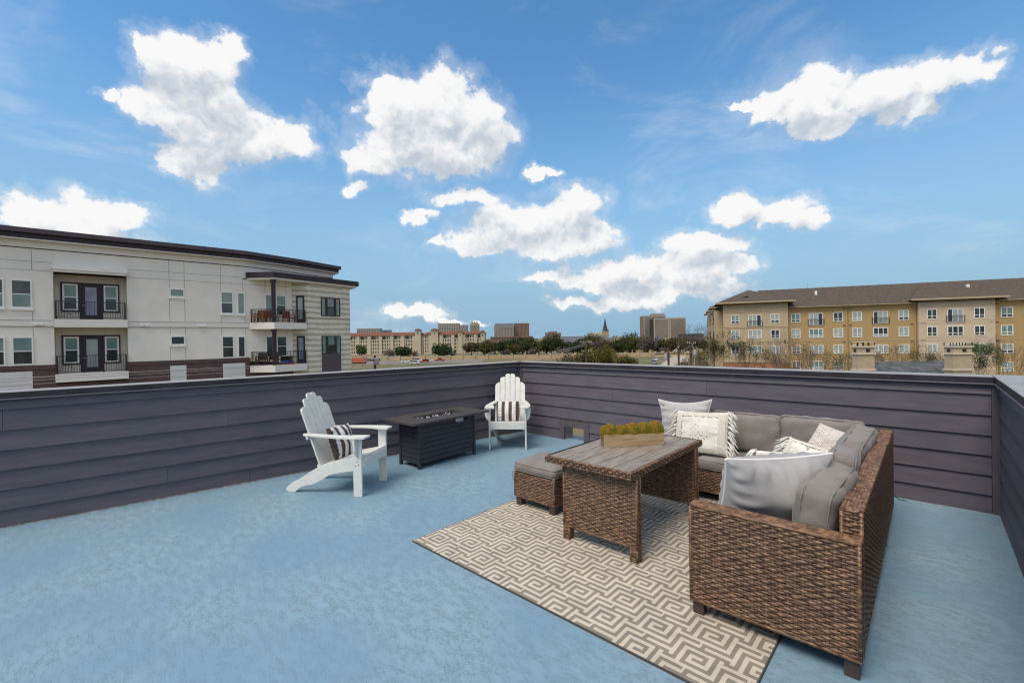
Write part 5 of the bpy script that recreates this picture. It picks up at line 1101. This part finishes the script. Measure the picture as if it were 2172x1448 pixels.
def leafy(name, label, x, y, ztop, rad, m_, seed, zbase=GZ, squash=0.85, nl=1500, size=None, group=None, gap=0.35):
    rs = random.Random(seed); H_ = ztop - zbase; t = thing(name, label, 'tree' if 'shrub' not in name else 'shrub', (x, y, zbase), 0, group)
    rz = min(rad * squash, H_ * 0.5) if squash > 0.85 else H_ * 0.44; cz = H_ - rz
    b = MB(); tr = max(0.12, rad * 0.07); b.tube([(0, 0, 0), (rs.uniform(-.1, .1), 0, cz * 0.5), (rs.uniform(-.2, .2), rs.uniform(-.2, .2), cz)], [tr * 1.3, tr, tr * .6], 7)
    cl = []
    for _ in range(34):
        d = Vector((rs.gauss(0, 1), rs.gauss(0, 1), rs.gauss(0, 1) * 0.8)).normalized() * rs.uniform(0.35, 0.86); cl.append((Vector((d.x * rad, d.y * rad, cz + d.z * rz * (1.0 if d.z > 0 else 0.8))), rad * rs.uniform(0.24, 0.42)))
    for c, r_ in cl[:12]: b.tube([(0, 0, cz * 0.55), (c.x * 0.5, c.y * 0.5, (cz * 0.6 + c.z) / 2), tuple(c)], [tr * .55, tr * .35, tr * .15], 5)
    b.build('trunk', 'bark', t)
    b = MB(); s0 = size or rad * 0.085
    for _ in range(nl):
        c, r_ = cl[rs.randrange(len(cl))]; d = Vector((rs.gauss(0, 1), rs.gauss(0, 1), rs.gauss(0, 1))).normalized() * r_ * rs.uniform(0.45, 1.08); p = c + d
        u = Vector((rs.gauss(0, 1), rs.gauss(0, 1), rs.gauss(0, 1))).normalized(); v = u.orthogonal().normalized(); w_ = u.cross(v); s_ = s0 * rs.uniform(0.5, 1.25)
        b.add([p - v * s_, p + w_ * s_ * .6, p + v * s_, p - w_ * s_ * .6], [(0, 1, 2, 3)])
    b.build('crown', m_, t); return t
def bare(name, label, x, y, ztop, rad, m_, seed, zbase=GZ, levels=5, group=None, leaves=None, nl=0, stems=3, tr=0.10):
    rs = random.Random(seed); H_ = ztop - zbase; t = thing(name, label, 'tree', (x, y, zbase), 0, group); b = MB(); tips = []
    def grow(p, d, L_, r_, lv):
        q = p + d * L_; mid = p + d * L_ * 0.5 + Vector((rs.uniform(-1, 1), rs.uniform(-1, 1), 0)) * L_ * 0.06
        b.tube([p, mid, q], [r_, r_ * .85, r_ * .68], 4 if lv < 3 else 3, cap=False)
        if lv == 0: tips.append(q); return
        for k in range(rs.choice((2, 3, 3)) if lv > 1 else 4):
            a = rs.uniform(0, 6.28); sp = rs.uniform(0.28, 0.75); o_ = d.orthogonal().normalized(); o_ = Matrix.Rotation(a, 3, d) @ o_
            nd = (d + o_ * sp + Vector((0, 0, 0.12))).normalized(); grow(q if k else q, nd, L_ * rs.uniform(0.60, 0.82), r_ * 0.62, lv - 1)
    for k in range(stems):
        a = 2 * math.pi * k / stems + rs.random(); grow(Vector((0, 0, 0)), Vector((math.cos(a) * 0.16, math.sin(a) * 0.16, 1)).normalized(), H_ * 0.34, tr, levels)
    # fit to the wanted height and spread
    mxz = max(v[2] for v in b.v); mr = max(math.hypot(v[0], v[1]) for v in b.v); sz, sr = H_ / mxz, max(0.3, rad * 1.15 / mr)
    b.v = [(v[0] * sr, v[1] * sr, v[2] * sz) for v in b.v]; b.build('branches', m_, t)
    if nl:
        c = MB()
        for _ in range(nl):
            q = tips[rs.randrange(len(tips))]; p = Vector((q.x * sr, q.y * sr, q.z * sz)) + Vector((rs.gauss(0, .25), rs.gauss(0, .25), rs.gauss(0, .25))); s_ = rs.uniform(0.04, 0.10)
            u = Vector((rs.gauss(0, 1), rs.gauss(0, 1), rs.gauss(0, 1))).normalized(); v = u.orthogonal().normalized(); w_ = u.cross(v); c.add([p - v * s_, p + w_ * s_ * .6, p + v * s_, p - w_ * s_ * .6], [(0, 1, 2, 3)])
        c.build('leaves', leaves, t)
    return t
FT = [('lime green young tree in front of the left apartments', -278.4, 150.7, -1.3, 3.2, 'leaf_lime'), ('round dark oak standing alone behind the white cars', -223.6, 147.0, -2.1, 4.2, 'leaf_dark'), ('broad dark oak behind the red cars', -202.3, 160.1, -0.5, 5.4, 'leaf_dark'),
 ('brownish thin oak by the right apartment wing', -224.6, 200.8, -0.6, 4.3, 'leaf_brown'), ('wide olive oak left of the mansard tower', -218.1, 206.8, 1.7, 6.8, 'leaf_olive'), ('dark oak under the mansard tower', -223.6, 229.0, -0.2, 4.8, 'leaf_dark'), ('tall dark oak under the brick tower', -217.6, 234.7, 1.7, 6.8, 'leaf_dark'), ('olive oak behind the dark corner oaks', -218.6, 247.4, 1.6, 4.2, 'leaf_olive'),
 ('dark oak just right of the deck corner line', -212.8, 239.1, 2.1, 4.6, 'leaf_dark'), ('olive oak right of the brick tower', -206.5, 242.2, 2.3, 5.2, 'leaf_olive'), ('large dark oak before the brown office block', -185.5, 237.3, 3.5, 7.6, 'leaf_dark'), ('olive oak hiding the middle of the church nave', -164.6, 256.7, 3.3, 7.4, 'leaf_olive'),
 ('greyish tree left of the church gable', -145.5, 233.4, -0.8, 4.7, 'leaf_mauve'), ('largest olive oak right of the church gable', -139.8, 266.2, 4.5, 8.4, 'leaf_olive'), ('mauve leafless tree beside the largest oak', -126.7, 257.8, -0.3, 4.8, 'leaf_mauve'), ('dark oak left of the right church gable', -133.2, 286.0, -0.6, 5.0, 'leaf_dark'), ('pale tree in front of the right church gable', -122.5, 282.2, -1.2, 3.9, 'leaf_brown'), ('dark oak left of the church roof', -187.6, 276.2, 2.7, 3.8, 'leaf_dark'), ('low dark oak between the olive oak and the mansard tower', -232.0, 222.0, -0.8, 5.2, 'leaf_dark'), ('low olive oak right of the large dark oak', -172.0, 246.0, -1.2, 5.0, 'leaf_dark'), ('dark oak directly below the brown office block', -196.5, 246.0, 1.0, 5.6, 'leaf_olive'), ('dark oak far right beside the street', -112.5, 281.0, -2.2, 4.6, 'leaf_dark'), ('olive oak between the two church gables', -146.5, 272.0, 1.5, 5.6, 'leaf_dark')]
for i, (lab, x, y, zt, rd, m_) in enumerate(FT): leafy('oak_tree', lab, x, y, zt + 0.4, rd * 1.22, m_, 100 + i, nl=2300, size=0.55, group='trees beyond the field', squash=0.8)
rb = random.Random(77)
ORD = 'first second third fourth fifth sixth seventh eighth ninth tenth eleventh twelfth thirteenth fourteenth fifteenth sixteenth seventeenth eighteenth nineteenth twentieth'.split()
for i in range(20):
    f_ = i / 19; q = rb.uniform(-9, 9); x = -236 + f_ * 124 - q * 0.62; y = 222 + f_ * 92 + q * 0.78; m_ = rb.choice(['leaf_dark', 'leaf_dark', 'leaf_olive', 'leaf_brown'])
    leafy('oak_tree', {'leaf_dark': 'dark', 'leaf_olive': 'olive', 'leaf_brown': 'brownish'}[m_] + ' oak, ' + ORD[i] + ' from the left in the belt below the far towers', x, y, rb.uniform(-2.2, 1.0), rb.uniform(5.0, 7.0), m_, 300 + i, nl=1700, size=0.55, group='oaks in the dense tree belt', squash=0.8)
for i, (x, y, zt, rd) in enumerate(((-233, 160, -5.5, 4.5), (-217, 176, -6.0, 4.0), (-205, 214, -5.8, 4.0), (-190, 225, -5.6, 4.2), (-174, 234, -4.6, 5.1), (-246, 152, -4.0, 4.6), (-150, 250, -5.5, 4.5), (-118, 262, -5.6, 4.0))):
    leafy('flowering_shrub', ['mauve leafless shrub left of the lone round oak', 'mauve leafless shrub right of the broad dark oak', 'mauve leafless shrub under the tall dark oak', 'mauve leafless shrub under the olive oak', 'mauve leafless shrub in front of the church nave', 'mauve leafless shrub in front of the left apartment wing', 'mauve leafless shrub left of the church front', 'mauve leafless shrub right of the church front'][i], x, y, zt, rd, 'leaf_mauve', 140 + i, nl=800, size=0.4, group='mauve shrubs along the field')
leafy('broad_tree', 'wide yellow green tree just beyond the back parapet', -65.2, 103.3, -0.2, 6.6, 'leaf_gold', 160, nl=11000, size=0.22, squash=0.9)
leafy('broad_tree', 'lower yellow green tree right of the wide one', -60.2, 110.5, -2.2, 4.4, 'leaf_olive', 161, nl=5500, size=0.22, squash=0.9); leafy('broad_tree', 'low green tree left of the utility pole', -71.0, 98.5, -3.2, 4.0, 'leaf_olive', 162, nl=4500, size=0.22, squash=0.9)
NB = [('dense reddish leafless tree left of the tan block', -32.3, 86.1, 2.2, 3.4, 'twig_red', 'leaf_brown', 900, 6, 5), ('green shrub tree below the corner of the tan block', -24.8, 72.6, -0.4, 1.9, 'bark', 'leaf_olive', 2200, 5, 3), ('spiky dark tree before the first bay of the tan block', -21.9, 72.5, 0.7, 1.6, 'bark', 'leaf_dark', 1300, 5, 3),
 ('green tree in front of the first bay windows', -19.6, 74.7, -0.6, 1.9, 'bark', 'leaf_olive', 1700, 5, 3), ('tall bare tree at the right edge of the first bay', -15.7, 72.8, 1.1, 2.4, 'bark_pale', None, 0, 5, 3), ('pale bare tree before the ochre siding', -11.7, 73.8, -0.8, 2.7, 'bark_pale', 'leaf_orange', 500, 5, 4), ('thin bare tree between two pale ones', -14.0, 77.2, 0.4, 2.0, 'bark_pale', 'leaf_orange', 260, 5, 3),
 ('tan twiggy tree left of the left chimney roof', -3.7, 71.7, -0.8, 2.4, 'bark_pale', 'leaf_brown', 500, 5, 5), ('bare tree in front of the right chimney', 1.4, 57.5, -0.55, 1.7, 'bark_pale', None, 0, 5, 3), ('green bushy tree right of the right chimney', 4.9, 86.5, -1.0, 1.7, 'bark', 'leaf_lime', 2600, 5, 3), ('bare tree right of the green bushy tree', 6.4, 76.4, 0.2, 2.2, 'bark', None, 0, 5, 4), ('bare tree at the right edge of the photo', 9.2, 75.0, 0.7, 2.2, 'bark', None, 0, 5, 4), ('ivy green tree between the chimneys', 0.1, 82.1, -1.1, 2.0, 'bark', 'leaf_olive', 1500, 5, 3),
 ('low brown tree under the reddish one', -28.6, 74.5, -2.2, 2.4, 'twig_red', 'leaf_olive', 1800, 5, 3), ('low orange leafed tree by the brick base', -17.2, 79.0, -1.9, 2.2, 'bark', 'leaf_orange', 1300, 5, 3), ('low bare tree before the plank of ochre wall', -7.8, 74.0, -1.6, 2.4, 'bark_pale', 'leaf_olive', 600, 5, 3)]
for i, (lab, x, y, zt, rd, m_, lm, nl, lv, st) in enumerate(NB): bare('bare_tree', lab, x, y, zt + (1.6 if i < 7 else 1.0), rd * 1.25, m_, 200 + i, levels=lv, leaves=lm, nl=int(nl * 1.6), stems=st, tr=0.09, group='winter trees before the tan block')

# ================================================================== UTILITY POLES AND WIRES
mat('pole_wood', (0.07, 0.048, 0.036), 0.9, (0.10, 0.07, 0.052), 3); mat('insulator', (0.45, 0.44, 0.42), 0.4); mat('wire', (0.42, 0.41, 0.40), 0.5); mat('transformer', (0.33, 0.33, 0.32), 0.5)
def pole(label, x, y, zt, rz, arms, extra=()):
    t = thing('utility_pole', label, 'utility pole', (x, y, GZ), rz); h = zt - GZ
    b = MB(); b.tube([(0, 0, 0), (0, 0, h)], [0.17, 0.13], 10); b.build('post', 'pole_wood', t)
    for z_, w_ in arms:
        a = boxes(t, 'crossarm', 'pole_wood', [(-w_, w_, -0.25, -0.135, h - z_ - 0.07, h - z_ + 0.07)])
        for q in (-0.92, -0.5, 0.5, 0.92): s = MB(); s.lathe([(0.04, 0), (0.07, 0.05), (0.05, 0.10), (0.07, 0.15), (0.02, 0.20)], 8, Matrix.Translation((q * w_, -0.19, h - z_ + 0.071))); s.build('insulator', 'insulator', a)
    for (kx, kz) in extra: s = MB(); s.lathe([(0.22, 0), (0.24, 0.06), (0.24, 0.62), (0.15, 0.72), (0.05, 0.74)], 12, Matrix.Translation((kx, -0.35, h - kz))); s.build('transformer', 'transformer', t)
    return t
d45 = 45 / 62
PA_ = Vector((-56.168 * d45, 32.393 * d45, 0))
pole('utility pole with drooping service wires right of the white building', PA_.x, PA_.y, 0.10, R(25), ((0.45, 0.75),), ((0.45, 0.9),))
pole('utility pole with two crossarms in front of the wide yellow green tree', -39.25, 59.1, 0.80, YAW, ((0.12, 0.9), (1.5, 0.75)))
pole('utility pole with a long crossarm by the street, leftmost of three', -24.71, 56.2, -0.55, YAW, ((0.15, 1.9),), ((-0.5, 0.9),)); pole('tall utility pole in the middle of three by the street', -25.4, 61.07, 0.95, YAW, ((1.6, 0.7),)); pole('tall utility pole with transformer, rightmost of three', -24.9, 64.2, 0.9, YAW, ((0.5, 0.6), (1.9, 0.8)), ((0.4, 2.1),))
def wire(label, pts, r_=0.02, sag=0.0, m_='wire'):
    q = []
    for (a, c) in zip(pts[:-1], pts[1:]):
        a, c = Vector(a), Vector(c)
        for k in range(13): f_ = k / 12; p = a.lerp(c, f_); p.z -= sag * 4 * f_ * (1 - f_); q.append(p)
    b = MB(); b.tube(q, r_, 5); o = b.build('overhead_wire', m_, None, True); return tag(o, label, 'wire', 'overhead wires')
A_ = (PA_.x, PA_.y - 0.2, -0.30)
wire('upper pale wire in front of the white building', [(-46.0, -21.0, 0.75), (-30.5, -1.0, 0.155), A_], 0.016); wire('lower pale wire in front of the white building', [(-46.0, -21.0, 0.55), (-30.5, -1.0, 0.02), (PA_.x, PA_.y - .2, -0.42)], 0.012); wire('thin lowest wire in front of the white building', [(-46.0, -21.0, 0.2), (-30.5, -1.0, -0.15), (PA_.x, PA_.y - .2, -0.75)], 0.009)
for i, (dx, dz) in enumerate(((-2.4, -0.9), (-1.4, -0.95), (2.2, -0.85), (3.4, -1.0), (3.0, -1.5))):
    px_, py_ = PA_.x + r0.x * dx, PA_.y + r0.y * dx
    wire(['drooping wire left of the near pole, outer', 'drooping wire left of the near pole, inner', 'drooping wire right of the near pole, inner', 'drooping wire right of the near pole, outer', 'lowest drooping wire right of the near pole'][i], [A_, ((A_[0] + px_) / 2, (A_[1] + py_) / 2, A_[2] + 0.28), (px_, py_, A_[2] + dz)], 0.022)
wire('wire from the crossarm pole down to the left, upper', [(-38.6, 59.7, 0.85), (-44.6, 50.5, -1.85)], 0.022); wire('wire from the crossarm pole down to the left, lower', [(-38.7, 59.6, 0.55), (-44.9, 50.8, -2.2)], 0.022); wire('short wire along the top of the crossarm pole', [(-40.0, 58.4, 0.90), (-38.55, 59.75, 0.92)], 0.03)
wire('wire between the street poles', [(-23.2, 57.5, -0.3), (-24.9, 64.0, 0.1)], 0.02); wire('wire drooping left of the street poles', [(-26.2, 54.9, -0.6), (-27.6, 57.0, -2.4)], 0.02); wire('pale cable running down the rightmost street pole', [(-24.75, 64.0, 0.5), (-24.3, 64.2, -0.8), (-24.5, 64.1, -3.0)], 0.04); wire('pale cable looping off the middle street pole', [(-25.2, 61.0, 0.2), (-26.3, 60.2, -0.9), (-25.6, 60.6, -2.2)], 0.03)

# ================================================================== VEHICLES
for nm, c in (('car_white', (0.62, 0.62, 0.60)), ('car_red', (0.36, 0.035, 0.025)), ('car_silver', (0.34, 0.35, 0.36)), ('car_orange', (0.50, 0.11, 0.05)), ('car_dark', (0.05, 0.055, 0.06))): mat(nm, c, 0.3, spec=0.6)
mat('car_glass', (0.02, 0.024, 0.028), 0.08); mat('tyre', (0.015, 0.015, 0.015), 0.8); mat('lamp_lens', (0.7, 0.68, 0.62), 0.2); mat('tail_lens', (0.35, 0.02, 0.02), 0.3)
def car(label, x, y, rz, paint, kind='sedan'):
    t = thing('parked_car', label, 'car', (x, y, GZ + 0.008), rz, 'cars beyond the parapet'); Y90 = Matrix.Rotation(R(90), 4, 'X')
    H_ = {'sedan': 1.45, 'suv': 1.75, 'pickup': 1.75}[kind]; L_ = 4.6 if kind != 'pickup' else 5.3; w_ = 0.9
    low = [(-L_ / 2, 0.35), (L_ / 2, 0.35), (L_ / 2, 0.75), (L_ / 2 - 0.15, 0.88), (L_ * 0.22, 0.98), (-L_ * 0.30, 1.02), (-L_ / 2, 0.98)]
    b = MB(); b.prism(low, -w_, w_, Y90); b.build('body', paint, t, bevel=0.06)
    cab = {'sedan': [(-L_ * 0.40, 1.0), (L_ * 0.20, 0.97), (L_ * 0.06, H_), (-L_ * 0.25, H_)], 'suv': [(-L_ * 0.49, 1.0), (L_ * 0.24, 0.97), (L_ * 0.12, H_), (-L_ * 0.46, H_)], 'pickup': [(-L_ * 0.12, 1.0), (L_ * 0.24, 0.97), (L_ * 0.12, H_), (-L_ * 0.10, H_)]}[kind]
    b = MB(); b.prism(cab, -w_ + 0.10, w_ - 0.10, Y90); b.build('windows', 'car_glass', t, bevel=0.05)
    xs = [c[0] for c in cab[2:]]; boxes(t, 'roof', paint, [(min(xs) - 0.02, max(xs) + 0.02, -w_ + 0.09, w_ - 0.09, H_ - 0.05, H_ + 0.03)], bevel=0.02)
    for sx_ in (-1, 1):
        for sy_ in (-1, 1):
            b = MB(); b.lathe([(0.33, -0.11), (0.34, 0), (0.33, 0.11)], 14, Matrix.Translation((sx_ * L_ * 0.30, sy_ * (w_ - 0.09), 0.34)) @ Y90); wl = b.build('wheel', 'tyre', t); b = MB(); b.lathe([(0.19, -0.015), (0.19, 0.015)], 10, Matrix.Translation((sx_ * L_ * 0.30, sy_ * (w_ + 0.03), 0.34)) @ Y90); b.build('rim', 'steel', wl)
    for sy_ in (-1, 1): boxes(t, 'headlight', 'lamp_lens', [(L_ / 2 - 0.04, L_ / 2 + 0.012, sy_ * 0.65 - 0.17, sy_ * 0.65 + 0.17, 0.60, 0.74)]); boxes(t, 'tail_light', 'tail_lens', [(-L_ / 2 - 0.012, -L_ / 2 + 0.04, sy_ * 0.68 - 0.15, sy_ * 0.68 + 0.15, 0.72, 0.92)])
    return t
car('white sedan at the left of the parked row', -193.1, 128.6, YAW + R(8), 'car_white'); car('white hatchback nearest in the parked row', -177.5, 123.2, YAW + R(-10), 'car_white', 'suv'); car('white van-like car behind the nearest white one', -197.3, 138.7, YAW + R(5), 'car_white', 'suv'); car('red sedan in the middle of the parked row', -183.9, 133.1, YAW + R(175), 'car_red', 'suv'); car('white car right of the red sedan', -189.2, 140.1, YAW, 'car_white'); car('red pickup at the right of the parked row', -187.7, 145.8, YAW, 'car_red', 'pickup'); car('silver car behind the white sedan', -221.9, 149.4, YAW + R(180), 'car_silver')
car('silver car driving on the pale street', -81.7, 172.2, R(112), 'car_silver', 'suv'); car('pale car farther up the street', -93.4, 199.5, R(112), 'car_white'); car('white car beyond the tan wall', -171.6, 202.0, YAW, 'car_white')
t = thing('dump_container', 'orange container truck body right of the white building', 'container', (-208.7, 111.7, GZ), YAW); boxes(t, 'body', 'car_orange', [(-3.4, 3.4, -1.2, 1.2, 0.6, 3.0)]); boxes(t, 'skid', 'tyre', [(-3.2, 3.2, -1.0, 1.0, 0, 0.599)])
for k in range(6): boxes(t, 'rib', 'car_orange', [(-3.2 + k * 1.25, -3.05 + k * 1.25, -1.32, -1.201, 0.6, 2.95)])
